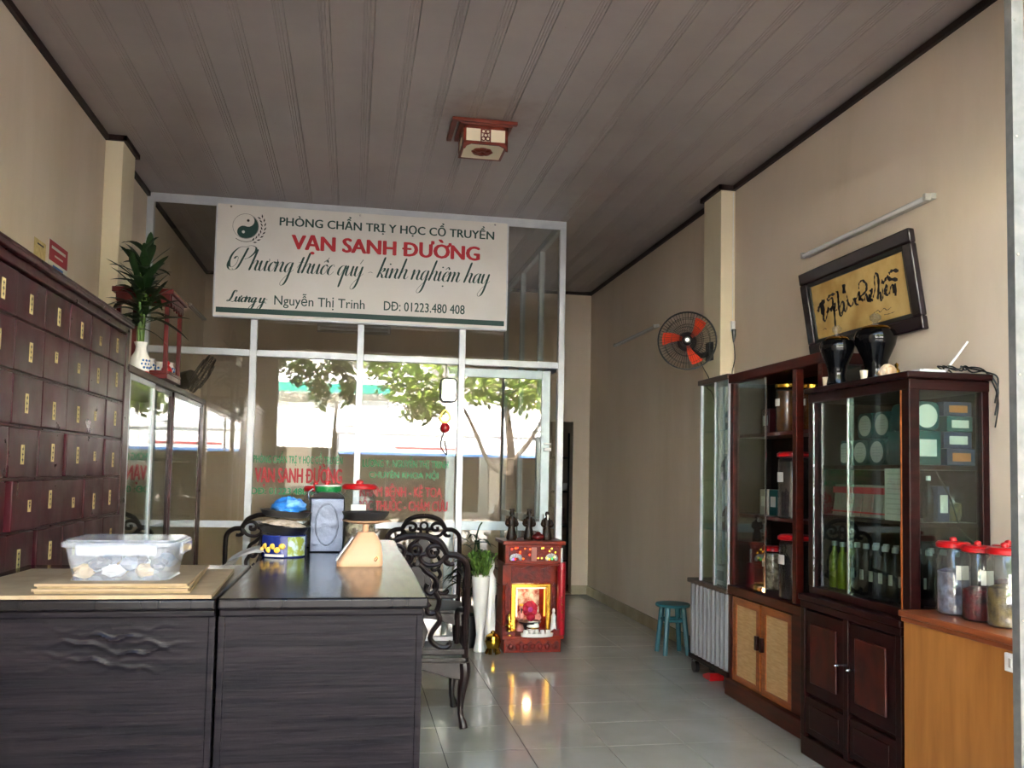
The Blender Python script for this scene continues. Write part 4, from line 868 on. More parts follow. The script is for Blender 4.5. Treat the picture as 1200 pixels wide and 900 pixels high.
# vases, plants and brass pot left of the shrine
vz = thing('floor_vase', 'tall slim white floor vase with fresh green stems beside the shrine', 'vase', (.962, 6.50, 0))
obj('body', MB().lathe([(.045, 0), (.048, .006), (.036, .06), (.028, .12), (.036, .2), (.052, .32), (.062, .46), (.068, .55), (.064, .55), (.055, .46), (.03, .3), (0, .28)], (.962, 6.50, 0), 26), 'white', vz)
fo = MB(); rnd = random.Random(8)
for _ in range(380):
    a = rnd.random()*6.28; r = .06*rnd.random()**.5; p = Vector((.962+r*math.cos(a), 6.50+r*math.sin(a), .55)); d = Vector((math.cos(a)*.35*rnd.random(), math.sin(a)*.35*rnd.random(), 1)).normalized()
    q = p+d*rnd.uniform(.0, .16); b_ = d.orthogonal().normalized(); b_.rotate(Matrix.Rotation(rnd.random()*6, 3, d)); fo.add([q, q+d*.02+b_*.014, q+d*.04+b_*.02, q+d*.03-b_*.004], [(0, 1, 2, 3)])
gr = thing('greenery', 'bunch of fresh green leaves in the slim white vase', 'plant', (.962, 6.50, .40)); obj('leaves', fo, 'leafg', gr, fix=False, kind='stuff'); st_ = MB()
for a in range(6): st_.cyl((.962+.012*math.cos(a), 6.5+.012*math.sin(a), .40), (.962+.05*math.cos(a), 6.5+.05*math.sin(a), .60), .003, n=5)
obj('stems', st_, 'leafg', gr)
pp = thing('potted_plant', 'dark leafy orchid in a black pot behind the white vase', 'plant', (.90, 6.66, 0)); obj('pot', MB().lathe([(.07, 0), (.09, .2), (.095, .24), (.085, .24), (.08, .2), (0, .2)], (.90, 6.68, 0), 20), 'black', pp); obj('stem', MB().tube(spline([(.90, 6.68, .2), (.91, 6.67, .5), (.95, 6.66, .85), (.985, 6.65, .94)], 6), .006), 'leaf', pp)
rnd = random.Random(12)
for i in range(60):
    a = rnd.uniform(0, 6.28); el = rnd.uniform(.2, 1.2); zz = rnd.uniform(.35, .80); m_ = MB(); blade_leaf(m_, (.93+.05*rnd.uniform(-1, 1), 6.68, zz), (math.cos(a)*math.cos(el), math.sin(a)*math.cos(el)*.35, math.sin(el)), rnd.uniform(.18, .32), rnd.uniform(.014, .022), rnd.uniform(.3, .9)); obj('leaf', m_, 'leaf', pp, fix=False)
wf_ = thing('white_statuette', 'white porcelain statuette behind the slim vase', 'figurine', (1.055, 6.60, 0)); obj('body', MB().lathe([(.05, 0), (.05, .02), (.04, .05), (.042, .2), (.036, .34), (.045, .46), (.04, .52), (.018, .56), (.018, .575), (.03, .60), (.028, .64), (.012, .67), (0, .675)], (1.055, 6.62, 0), 18), 'white', wf_)
gb = thing('brass_pot', 'round gilded pot on short feet at the left foot of the shrine', 'pot', (1.045, 6.40, 0)); obj('bowl', MB().lathe([(.02, .035), (.045, .045), (.06, .09), (.05, .13), (.03, .145), (.02, .15), (.014, .165), (0, .17)], (1.045, 6.40, 0), 22), 'gold', gb)
for a in range(6): obj('foot', MB().tube([(1.045+.03*math.cos(a*1.047), 6.40+.03*math.sin(a*1.047), .05), (1.045+.05*math.cos(a*1.047), 6.40+.05*math.sin(a*1.047), .002)], [.01, .014], 7), 'gold', gb)
# teal stool by the right wall
so_ = thing('stool', 'teal plastic stool against the right wall', 'stool', (2.385, 6.30, 0)); sx_, sy_ = 2.385, 6.30
obj('seat', MB().lathe([(.10, 0), (.125, .004), (.13, .016), (.125, .026), (0, .028)], (sx_, sy_, .345), 28), 'teal_stool', so_)
for i in range(4):
    a = PI/4+PI/2*i; c_, s_ = math.cos(a), math.sin(a); obj('leg', MB().tube([(sx_+.085*c_, sy_+.085*s_, .346), (sx_+.125*c_, sy_+.125*s_, .002)], [.022, .018], 8), 'teal_stool', so_)
    a2 = a+PI/2; obj('stretcher', MB().cyl((sx_+.096*c_, sy_+.096*s_, .25), (sx_+.096*math.cos(a2), sy_+.096*math.sin(a2), .25), .012, n=8), 'teal_stool', so_)
# things in the rear rooms
wl = thing('wall_fan', 'black wall fan on the left wall behind the glass partition', 'fan', (XL, 7.6, 2.05)); obj('bracket', MB().box(XL, XL+.03, 7.55, 7.65, 1.98, 2.14), 'black', wl, .004); obj('arm', MB().tube([(XL+.03, 7.6, 2.04), (XL+.14, 7.6, 2.0)], .018), 'black', wl); obj('motor', MB().tube([(XL+.12, 7.66, 2.02), (XL+.16, 7.62, 2.03), (XL+.24, 7.55, 2.06)], [.05, .075, .06], 14), 'black', wl)
cg = Vector((-1.24, 7.5, 2.08)); ax = Vector((.86, .12, -.50)).normalized(); e1 = ax.orthogonal().normalized(); e2 = ax.cross(e1); gd = MB()
for rr, off in ((.17, 0), (.165, .03), (.165, -.03), (.11, .05), (.06, .055), (.11, -.045)): gd.tube([cg+ax*off+(e1*math.cos(a*PI/14)+e2*math.sin(a*PI/14))*rr for a in range(28)], .004, 5, True)
for k in range(40):
    a = 2*PI*k/40; u_ = e1*math.cos(a)+e2*math.sin(a); gd.tube([cg+ax*.055+u_*.03, cg+ax*.03+u_*.165, cg-ax*.03+u_*.165, cg-ax*.045+u_*.05], .0025, 4)
obj('guard', gd, 'black', wl); bl_ = MB()
for k in range(3):
    a0 = k*2.094; P = [(e1*math.cos(a0+a)+e2*math.sin(a0+a))*r+cg+ax*z_ for a, r, z_ in ((-.2, .03, 0), (.5, .15, .015), (.0, .155, 0), (-.35, .13, -.012))]; bl_.add(P, [(0, 1, 2, 3)])
obj('blades', bl_, 'black', wl, fix=False)
ft = thing('wall_lamp', 'dim fluorescent batten high on the rear wall behind the glass', 'lamp', (0, YB, 2.82)); obj('batten', MB().box(-.41, .36, YB-.06, YB, 2.77, 2.86), 'fixture', ft, .004); obj('tube', MB().cyl((-.38, YB-.08, 2.80), (.33, YB-.08, 2.80), .014), 'tube', ft)
for x_ in (-.39, .34): obj('end_cap', MB().box(x_-.012, x_+.012, YB-.1, YB-.06, 2.78, 2.82), 'whitepl', ft)
ft = thing('wall_lamp', 'small thin fluorescent tube on the left wall of the rear room', 'lamp', (XL, 8.9, 2.83)); obj('tube', MB().cyl((XL+.03, 8.5, 2.83), (XL+.03, 9.35, 2.83), .012), 'tube', ft); obj('batten', MB().box(XL, XL+.018, 8.5, 9.35, 2.815, 2.845), 'fixture', ft)
sv = thing('store_rack', 'dark metal rack seen through the rear doorway', 'rack', (2.1, 10.2, 0))
for z_ in (.3, .7, 1.1, 1.5): obj('shelf', MB().box(1.7, 2.5, 10.0, 10.4, z_, z_+.02), 'inside', sv)
for x_ in (1.7, 2.48): obj('upright', MB().box(x_, x_+.02, 10.0, 10.02, 0, 1.8).box(x_, x_+.02, 10.38, 10.4, 0, 1.8), 'black', sv)
solo('bowl', MB().lathe([(.04, 0), (.08, .03), (.11, .09), (.104, .09), (.07, .03), (0, .012)], (2.42, 10.1, 1.121), 22), 'white', 'white bowl on the rack through the rear doorway', 'bowl', (2.42, 10.1, 1.121))
for x_, z_, c_, l_ in ((2.36, .721, 'maroon', 'dark red box on the rack through the rear doorway'), (2.4, .321, 'greywood', 'brown box low on the rack through the rear doorway')): solo('storage_box', MB().box(x_-.12, x_+.1, 10.05, 10.3, z_, z_+.2), c_, l_, 'box', (x_, 10.15, z_), bevel=.004)
hc = thing('hanging_charm', 'red and gold hanging charm with black cord on the glass beside the door', 'charm', (.70, YP-.02, 1.9))
obj('cord', MB().tube([(.70, YP-.015, 2.16), (.70, YP-.018, 1.78)], .002, 5), 'cable', hc); obj('gold_knot', MB().tube(spline([(.66, YP-.018, 1.74), (.70, YP-.018, 1.80), (.74, YP-.018, 1.74), (.70, YP-.018, 1.70)], 5, True), .008, 6, True), 'gold', hc); obj('red_lantern', MB().ball((.70, YP-.036, 1.66), (.035, .02, .04), 12, 8), 'red', hc)
obj('tassel', MB().tube(spline([(.69, YP-.02, 1.62), (.67, YP-.02, 1.52), (.72, YP-.02, 1.45), (.70, YP-.02, 1.56)], 6), .004, 5), 'cable', hc)
mr = thing('rear_mirror', 'small black rimmed mirror hung by the glass door', 'mirror', (.72, YP-.03, 1.9)); obj('rim', MB().prism(rrect(.655, .785, 1.86, 2.05, .03), lambda a, b, d: (a, d, b), YP-.05, YP-.032), 'black', mr, .004); obj('mirror_glass', MB().prism(rrect(.667, .773, 1.872, 2.038, .025), lambda a, b, d: (a, d, b), YP-.053, YP-.0505), mat('mirror_silver', '#dfe4e4', .04, 1.0), mr)
# ------------------------------------------------------------------ cabinets along the right wall
def pane(name, x0, x1, y0, y1, z0, z1, par, m='cabglass'): return obj(name, MB().box(x0, x1, y0, y1, z0, z1), m, par, smooth=False)
XW = XR-.012
# dark rosewood cabinet
dc = thing('medicine_cabinet', 'dark rosewood medicine cabinet with glass upper doors nearest the street', 'cabinet', (2.37, 3.6, 0))
DX, DL, DY0, DY1 = 2.21, 2.17, 3.195, 3.99
b = MB(); b.box(DL+.02, XW, DY0+.02, DY1, .02, .74)
obj('base_body', b, 'darkwood', dc)
obj('base_top', MB().box(DL-.02, XW, DY0-.01, DY1, .735, .765), 'darkwood', dc, .007)
obj('base_moulding', MB().box(DL-.008, XW, DY0, DY1, .70, .735), 'darkwood', dc, .006)
obj('plinth', MB().box(DL-.005, XW, DY0, DY1, .0, .09), 'darkwood', dc, .006)
for y0, y1 in ((3.24, 3.575), (3.615, 3.95)):
    d = obj('door', MB().box(DL, DL+.022, y0, y1, .30, .69), 'darkwood', dc, .004)
    obj('raised_panel', MB().box(DL-.010, DL+.002, y0+.055, y1-.055, .355, .635), 'darkcarve', d, .008)
    yk = y1-.03 if y0 > 3.5 else y0+.03
    yk = y0+.028 if y0 > 3.5 else y1-.028
    obj('knob', MB().tube([(DL, yk, .49), (DL-.02, yk, .49), (DL-.032, yk, .49)], [.005, .009, .004], 8), 'screw', d)
    dw = obj('drawer', MB().box(DL, DL+.022, y0, y1, .11, .28), 'darkwood', dc, .004); obj('drawer_panel', MB().box(DL-.006, DL+.002, y0+.04, y1-.04, .14, .25), 'darkwood', dw, .005)
for y in (DY0, 3.577, DY1-.038): obj('stile', MB().box(DL-.006, DL+.024, y, y+.038, .09, .70), 'darkwood', dc, .004)
# upper half
obj('upper_floor', MB().box(DX, XW, DY0, DY1, .765, .80), 'darkwood', dc, .004)
obj('back_mirror', MB().box(XW-.012, XW, DY0+.03, DY1, .80, 1.70), mat('cab_back', '#142421', .2, .2, .4, '#0e1614', 5), dc)
obj('far_side', MB().box(DX+.03, XW-.012, DY1-.02, DY1, .80, 1.70), 'inside', dc)
for y in (DY0, DY1-.05): obj('corner_post', MB().box(DX-.004, DX+.046, y, y+.05, .80, 1.70), 'darkwood', dc, .006)
obj('corner_post', MB().box(XW-.035, XW, DY0, DY0+.04, .80, 1.70), 'darkwood', dc, .005)
obj('top_frame', MB().box(DX-.006, XW, DY0-.004, DY1, 1.69, 1.735), 'darkwood', dc, .005)
obj('cornice', MB().box(DX-.03, XW, DY0-.03, DY1+.0, 1.735, 1.762), 'darkwood', dc, .008)
for z in (1.385, 1.15): obj('shelf', MB().box(DX+.05, XW-.012, DY0+.03, DY1-.02, z-.018, z), 'darkwood', dc)
pd = pane('glass_door', DX+.006, DX+.010, DY0+.05, 3.66, .805, 1.69, dc); obj('chrome_edge', MB().box(DX+.004, DX+.012, 3.655, 3.663, .805, 1.69), 'screw', pd)
pane('glass_door', DX+.016, DX+.020, 3.63, DY1-.05, .805, 1.69, dc)
pane('end_glass', DX+.046, XW-.035, DY0+.014, DY0+.018, .80, 1.69, dc)
obj('inner_bead', MB().box(DX-.008, DX-.002, DY1-.055, DY1-.048, .80, 1.69), 'steel', dc); obj('inner_bead', MB().box(DX-.008, DX-.002, DY0+.048, DY0+.053, .80, 1.69), 'orangewood', dc)
# rattan-door cabinet
tc = thing('wine_cabinet', 'red brown cabinet with two pale panel doors below and glass above', 'cabinet', (2.43, 4.5, 0))
TX, TY0, TY1 = 2.30, 4.02, 5.10
b = MB(); b.box(TX+.02, XW, TY0, TY1, .08, .66); obj('base_body', b, 'redwood', tc)
obj('plinth', MB().box(TX-.03, XW, TY0, TY1+.01, .0, .10), 'redwood', tc, .008)
for y0, y1 in ((4.33, 4.68), (4.70, 5.06)):
    d = obj('door', MB().box(TX, TX+.02, y0, y0+.045, .10, .60).box(TX, TX+.02, y1-.045, y1, .10, .60).box(TX, TX+.02, y0+.045, y1-.045, .555, .60).box(TX, TX+.02, y0+.045, y1-.045, .10, .135), 'orangewood', tc)
    obj('pale_panel', MB().box(TX+.008, TX+.014, y0+.045, y1-.045, .135, .555), 'rattan', d)
    yh = y1-.02 if y0 < 4.5 else y0+.02
    obj('handle', MB().box(TX-.02, TX, yh-.014, yh+.014, .34, .42), 'darkwood', d, .004)
obj('stile', MB().box(TX-.004, TX+.022, 4.20, 4.33, .10, .62), 'redwood', tc, .004); obj('stile', MB().box(TX-.004, TX+.022, 5.06, 5.10, .10, .62), 'redwood', tc, .004)
obj('ledge', MB().box(TX-.02, XW, TY0, TY1, .61, .665), 'redwood', tc, .006)
for y in (4.02, 4.28, 5.06): obj('post', MB().box(TX-.004, TX+.04, y, y+.04, .665, 1.90), 'redwood', tc, .004)
obj('post', MB().box(XW-.04, XW, TY0, TY0+.04, .665, 1.90), 'redwood', tc, .004)
obj('top', MB().box(TX-.02, XW, TY0-.02, TY1, 1.90, 1.955), 'redwood', tc, .006)
obj('back', MB().box(XW-.012, XW, TY0, TY1, .665, 1.90), 'inside', tc); obj('side', MB().box(TX+.04, XW-.012, TY1-.015, TY1, .665, 1.90), 'inside', tc)
for z in (1.10, 1.58): obj('shelf', MB().box(TX+.045, XW-.012, TY0+.04, TY1-.015, z-.02, z), 'redwood', tc)
pd = pane('glass_door', TX+.012, TX+.016, 4.66, 5.06, .67, 1.895, tc); obj('chrome_edge', MB().box(TX+.010, TX+.018, 4.655, 4.662, .67, 1.895), 'screw', pd)
pane('end_glass', TX+.04, XW-.04, TY0+.018, TY0+.022, 1.765, 1.895, tc)
# aluminium cabinet on castors
ac = thing('castor_cabinet', 'narrow aluminium glass cabinet with grey slatted base on castors', 'cabinet', (2.39, 5.4, 0))
AX, AW, AY0, AY1 = 2.29, 2.474, 5.115, 5.74
obj('base_body', MB().box(AX+.012, AW, AY0, AY1, .11, .60), 'greywood', ac)
obj('base_top', MB().box(AX-.012, AW, AY0-.005, AY1+.01, .60, .63), 'greywood', ac, .006)
obj('base_rail', MB().box(AX-.004, AW, AY0, AY1, .095, .125), 'darkwood', ac, .004)
n = 9
for i in range(n):
    y0 = AY0+.01+(AY1-AY0-.02)*i/n; y1 = AY0+.01+(AY1-AY0-.02)*(i+1)/n; ym = (y0+y1)/2
    obj('slat', MB().prism([(0, y0+.004), (-.012, ym-.012), (-.012, ym+.012), (0, y1-.004)], lambda a, b_, d: (AX+.012+a, b_, d), .13, .595), 'bellows', ac, smooth=False)
for x in (AX+.03, AW-.03):
    for y in (AY0+.05, AY1-.05):
        c = obj('castor', MB().cyl((x-.013, y, .042), (x+.013, y, .042), .042, n=18), 'black', ac); obj('fork', MB().box(x-.02, x+.02, y-.02, y+.02, .075, .096), 'steel', c)
A2 = 5.58
for y in (AY0, AY0+.21, A2-.02): obj('upright', MB().box(AX+.004, AX+.022, y, y+.02, .63, 1.93), 'alum', ac, .002)
for y in (AY0, A2-.02): obj('upright', MB().box(AW-.018, AW, y, y+.02, .63, 1.93), 'alum', ac, .002)
obj('top', MB().box(AX-.01, AW, AY0, A2+.01, 1.93, 1.965), 'greywood', ac, .005); obj('back', MB().box(AW-.006, AW, AY0+.02, A2-.02, .63, 1.93), mat('pale_back', '#b3a78f', .6), ac)
for z in (.98, 1.30, 1.62): pane('glass_shelf', AX+.03, AW-.006, AY0+.02, A2-.02, z-.006, z, ac)
pane('glass_door', AX+.008, AX+.012, AY0+.02, AY0+.21, .632, 1.93, ac); pane('glass_door', AX+.014, AX+.018, AY0+.21, A2-.02, .632, 1.93, ac); pane('far_glass', AX+.02, AW-.018, A2-.012, A2-.008, .632, 1.93, ac)
solo('red_dustpan', MB().prism([(0, 0), (.12, 0), (.12, .02), (.02, .05), (0, .05)], lambda a, b_, d: (2.36+d, 5.42+a, .003+b_), -.05, .05), 'red', 'red plastic scoop under the castor cabinet', 'scoop', (2.36, 5.47, .003))
# oak counter at the very right
oc = thing('oak_counter', 'yellow oak laminate counter with brown edge at the right of the entrance', 'counter', (2.37, 2.86, 0))
OX, OY0, OY1 = 2.15, 2.53, 3.155
obj('carcass', MB().box(OX, XW, OY0, OY1, 0, .775), 'oak', oc, .002)
obj('top', MB().box(OX-.018, XW, OY0-.02, OY1+.012, .787, .812), 'oaktop', oc, .006); obj('edge_moulding', MB().box(OX-.010, XW, OY0-.01, OY1+.004, .768, .787), 'oaktop', oc, .005)
sk = thing('wall_socket', 'white socket plate on the face of the oak counter', 'socket', (OX-.003, 2.58, .74)); obj('plate', MB().box(OX-.012, OX-.0005, 2.545, 2.60, .70, .76), 'whitepl', sk, .003); obj('switch', MB().box(OX-.015, OX-.012, 2.567, 2.578, .715, .745), 'fixture', sk)
M['fill_w'] = mat('pale_root_fill', '#8d8fa6', .7, 0, .3, '#5f5a66', 22, lo=.4, hi=.6, bump=.6, bscale=40); M['fill_r'] = mat('red_berry_fill', '#7d1a1e', .6, 0, .3, '#3a1418', 26, bump=.6, bscale=60); M['fill_y'] = mat('yellow_herb_fill', '#8a7440', .7, 0, .3, '#3f3226', 24, bump=.6, bscale=50)
JZ = .8125
red_jar(2.292, 3.05, JZ, .060, .27, 'red lidded jar of pale roots furthest from the street on the oak counter', 'fill_w', 'red lidded jars on the oak counter', ftop=.6)
red_jar(2.285, 2.905, JZ, .056, .265, 'red lidded jar of dark red berries in the middle on the oak counter', 'fill_r', 'red lidded jars on the oak counter', ftop=.42)
red_jar(2.285, 2.77, JZ, .058, .27, 'red lidded jar of yellow herbs nearest the street on the oak counter', 'fill_y', 'red lidded jars on the oak counter', ftop=.5)
red_jar(2.45, 2.95, JZ, .058, .265, 'red lidded jar at the back on the oak counter by the wall', 'fill_r', 'red lidded jars on the oak counter', False, ftop=.5)

# ------------------------------------------------------------------ what stands in the cabinets
def round_box(y, z, x, label):
    t = thing('round_label_box', label, 'box', (x, y, z-.06), group='teal boxes with round white labels')
    P = rrect(y-.062, y+.062, z-.06, z+.06, .03); obj('box', MB().prism(P, lambda a, b_, d: (d, a, b_), x, x+.15), 'tealbox', t, .004)
    obj('white_disc', MB().tube([(x+.001, y, z), (x-.0025, y, z)], [.049, .049], 26), 'paper', t, label='round white label')
    ik = MB()
    for k in range(4): ik.box(x-.003, x-.0026, y-.03+.004*(k % 2), y+.03-.004*(k % 2), z+.02-.013*k, z+.023-.013*k)
    obj('label_print', ik, 'fixture', t)
ords = ['first', 'second', 'third', 'fourth']
for i, y in enumerate((3.94, 3.805, 3.67, 3.535)): round_box(y, 1.449, 2.37, 'teal box with round white label, %s from the far end of the lower row' % ords[i])
for i, y in enumerate((3.78, 3.645, 3.51)): round_box(y, 1.574, 2.38, 'teal box with round white label, %s from the far end of the upper row' % ords[i])
eb = thing('round_label_box', 'teal box with round white label facing the street in the dark cabinet end', 'box', (2.32, 3.24, 1.53), group='teal boxes with round white labels')
obj('box', MB().prism(rrect(2.265, 2.385, 1.528, 1.648, .03), lambda a, b_, d: (a, d, b_), 3.25, 3.40), 'tealbox', eb, .004); obj('white_disc', MB().cyl((2.325, 3.251, 1.588), (2.325, 3.2475, 1.588), .049, n=26), 'paper', eb, label='round white label')
def carton(x0, x1, y0, y1, z0, z1, m, lab, lm='paper', cat='box'):
    t = thing('carton', lab, cat, ((x0+x1)/2, (y0+y1)/2, z0), group='small cartons in the dark cabinet'); obj('box', MB().box(x0, x1, y0, y1, z0, z1), m, t, .002)
    obj('printed_label', MB().box(x0+(x1-x0)*.2, x0+(x1-x0)*.85, y0-.001, y0, z0+(z1-z0)*.25, z0+(z1-z0)*.75), lm, t); return t
M['navy'] = mat('navy_carton', '#1d2a4a', .4); M['orangeprint'] = mat('orange_print', '#b06a35', .5)
carton(2.26, 2.39, 3.25, 3.42, 1.386, 1.527, 'tealbox', 'teal carton under the round label box in the cabinet end')
carton(2.41, 2.54, 3.24, 3.38, 1.386, 1.455, 'navy', 'navy carton with orange print at the bottom of the end shelf', 'orangeprint')
carton(2.40, 2.53, 3.245, 3.38, 1.456, 1.525, 'navy', 'navy carton second from the bottom of the end shelf')
carton(2.41, 2.53, 3.24, 3.38, 1.526, 1.59, 'tealbox', 'teal carton third from the bottom of the end shelf')
carton(2.40, 2.53, 3.245, 3.38, 1.591, 1.65, 'navy', 'topmost navy carton of the end shelf', 'orangeprint')
M['cream'] = mat('packet_paper', '#968f85', .6)
for i in range(6):
    y = 3.93-.082*i; t = thing('herb_packet', 'white packet with red band, %s from the far end of the middle shelf' % ['first', 'second', 'third', 'fourth', 'fifth', 'sixth'][i], 'packet', (2.34, y, 1.151), group='packets on the middle shelf')
    obj('pouch', MB().prism([(-.02, 0), (.02, 0), (.008, .07), (.002, .145), (-.002, .145), (-.008, .07)], lambda a, b_, d: (2.34+a, d, 1.151+b_), y-.036, y+.036), 'cream', t)
    obj('red_band', MB().box(2.325, 2.3335, y-.0365, y+.0365, 1.255, 1.285), 'signred', t); obj('red_band', MB().box(2.317, 2.325, y-.0365, y+.0365, 1.165, 1.172), 'signred', t)
nt = thing('price_sheet', 'printed white sheet leaning inside the cabinet glass', 'paper', (2.25, 3.34, 1.152)); obj('sheet', MB().box(2.238, 2.240, 3.275, 3.41, 1.152, 1.37), 'paper', nt)
ik = MB()
for k in range(9): ik.box(2.2374, 2.238, 3.29, 3.395, 1.345-.021*k, 1.349-.021*k)
obj('print', ik, 'fixture', nt)
def make_bottle(name, x, y, z, r, h, m, label, cat, group, capm='cap', band=None):
    t = thing(name, label, cat, (x, y, z), group=group)
    obj('body', MB().lathe([(r*.9, 0), (r, .006), (r, h*.62), (r*.85, h*.70), (r*.38, h*.80), (r*.36, h*.92)], (x, y, z), 14), m, t)
    obj('cap', MB().lathe([(r*.48, 0), (r*.5, .004), (r*.48, h*.1)], (x, y, z+h*.9), 12), capm, t)
    if band: obj('paper_label', MB().grid(5, 1, lambda u, v: (x-(r+.0008)*math.cos(-.6+1.2*u), y+(r+.0008)*math.sin(-.6+1.2*u), z+h*(.30+.2*v))), band, t, fix=False)
    return t
base = make_bottle('oil_bottle', 2.31, 3.93, .801, .026, .22, 'bottle_y', 'yellow oil bottle, first from the far end of the bottom shelf', 'bottle', 'yellow oil bottles on the bottom shelf')
dup(base, (2.31, 3.86, .801), None, 'yellow oil bottle, second from the far end of the bottom shelf'); dup(base, (2.31, 3.79, .801), None, 'yellow oil bottle, third from the far end of the bottom shelf'); dup(base, (2.37, 3.90, .801), None, 'yellow oil bottle behind the first ones on the bottom shelf')
base = make_bottle('syrup_bottle', 2.30, 3.72, .801, .028, .23, 'bottle_d', 'dark syrup bottle, first in the front row after the yellow ones', 'bottle', 'dark syrup bottles on the bottom shelf', band='cream')
nm = ['second', 'third', 'fourth', 'fifth', 'sixth', 'seventh']
for i in range(6): dup(base, (2.30, 3.72-.072*(i+1), .801), None, 'dark syrup bottle, %s in the front row on the bottom shelf' % nm[i])
for i in range(6): dup(base, (2.385, 3.70-.075*i, .801), None, 'dark syrup bottle, %s in the back row on the bottom shelf' % (['first']+nm)[i])
for i in range(3): dup(base, (2.47, 3.27+.08*i, .801), None, 'dark syrup bottle by the wall, %s from the street on the bottom shelf' % ords[i])
t = make_bottle('spray_bottle', 2.345, 3.27, 1.151, .02, .19, 'bottle_d', 'small dark spray bottle with white nozzle on the middle shelf end', 'bottle', 'cabinet end bottles', 'white')
for i, (x, r, lab) in enumerate(((2.30, .04, 'clear glass jar with stopper left of the spray bottle'), (2.50, .045, 'clear round glass jar right of the photo card'))):
    t = thing('stoppered_jar', lab, 'jar', (x, 3.34, 1.151), group='stoppered glass jars'); obj('body', MB().lathe([(r*.8, 0), (r, .02), (r, .12), (r*.5, .15), (r*.5, .165), (r*.6, .17)], (x, 3.34, 1.151), 18), 'jarglass', t); obj('stopper', MB().lathe([(r*.45, 0), (r*.3, .01), (r*.4, .03), (0, .04)], (x, 3.34, 1.322), 12), 'jarglass', t)
    obj('contents', MB().lathe([(r*.78, .004), (r*.95, .02), (r*.95, .075), (0, .085)], (x, 3.34, 1.151), 14), 'fill_y', t)
carton(2.395, 2.45, 3.28, 3.36, 1.151, 1.30, 'navy', 'dark photo card box beside the spray bottle')
# jars in the red brown cabinet
def liquor_jar(x, y, z, r, h, fill, lidm, label, group, gold=False):
    t = thing('liquor_jar', label, 'jar', (x, y, z), group=group)
    obj('contents', MB().lathe([(r*.88, .004), (r*.95, .012), (r*.95, h*.86), (0, h*.87)], (x, y, z), 18), fill, t)
    obj('body', MB().lathe([(r*.92, 0), (r, .008), (r, h*.88), (r*.88, h*.93)], (x, y, z), 22), 'jarglass', t)
    obj('lid', MB().lathe([(r*.9, 0), (r*1.05, .003), (r*1.05, .02), (r*.9, .03), (0, .032)], (x, y, z+h*.93), 24), lidm, t)
    obj('paper_label', MB().grid(5, 1, lambda u, v: (x-(r+.001)*math.cos(-.4+.8*u), y+(r+.001)*math.sin(-.4+.8*u)-.0, z+h*(.55+.15*v))), 'paper', t, fix=False)
    return t
for i, (y, h_) in enumerate(((4.63, .27), (4.46, .25), (4.36, .24))): liquor_jar(2.43, y, 1.581, .065 if i == 0 else .05, h_, 'amber', 'gold', 'amber herb liquor jar with gold lid, %s on the top shelf' % ords[i], 'amber jars on the top shelf')
liquor_jar(2.40, 4.50, 1.101, .085, .36, 'darkfill', 'red', 'big dark liquor jar with red lid on the middle shelf', 'dark liquor jars'); liquor_jar(2.47, 4.32, 1.101, .06, .30, 'amber', 'red', 'narrow amber ginseng jar beside the big dark jar', 'dark liquor jars')
liquor_jar(2.40, 4.48, .6655, .09, .34, 'darkfill', 'red', 'big dark liquor jar with red lid on the bottom shelf', 'dark liquor jars'); liquor_jar(2.46, 4.86, .6655, .06, .24, 'herb_mix', 'red', 'herb jar with red lid behind the glass door of the bottom shelf', 'dark liquor jars')
for i, (y, z, c, l_) in enumerate(((4.90, 1.101, 'cream', 'white carton behind the glass door on the middle shelf'), (4.78, 1.101, 'tealbox', 'teal carton behind the glass door on the middle shelf'), (4.88, 1.581, 'maroon', 'red carton behind the glass door on the top shelf'))):
    t = thing('carton', l_, 'box', (2.45, y, z), group='cartons behind the glass door'); obj('box', MB().box(2.42, 2.52, y-.05, y+.05, z, z+.15), c, t, .003); obj('printed_label', MB().box(2.4185, 2.42, y-.03, y+.03, z+.05, z+.11), 'paper', t)
bt = None
for i, (y, z, m) in enumerate(((5.22, 1.6205, 'jarglass'), (5.34, 1.6205, 'bottle_d'), (5.24, 1.3005, 'white'), (5.40, 1.3005, 'bottle_d'), (5.30, 1.3005, 'jarglass'), (5.22, .9805, 'herb_mix'), (5.38, .9805, 'amber'))):
    make_bottle('glass_bottle', 2.40, y, z, .028, .17, m, ['clear bottle nearest the street on the top glass shelf', 'dark bottle on the top glass shelf of the castor cabinet', 'white bottle on the middle glass shelf', 'dark bottle on the middle glass shelf of the castor cabinet', 'clear bottle between the others on the middle glass shelf', 'herb bottle on the lowest glass shelf', 'amber bottle on the lowest glass shelf'][i], 'bottle', 'bottles in the castor cabinet', band='cream')
t = thing('carton', 'grey carton at the bottom of the castor cabinet', 'box', (2.40, 5.35, .6305)); obj('box', MB().box(2.34, 2.45, 5.25, 5.47, .6305, .75), 'fixture', t, .003); obj('printed_label', MB().box(2.3385, 2.34, 5.29, 5.43, .66, .72), 'black', t)

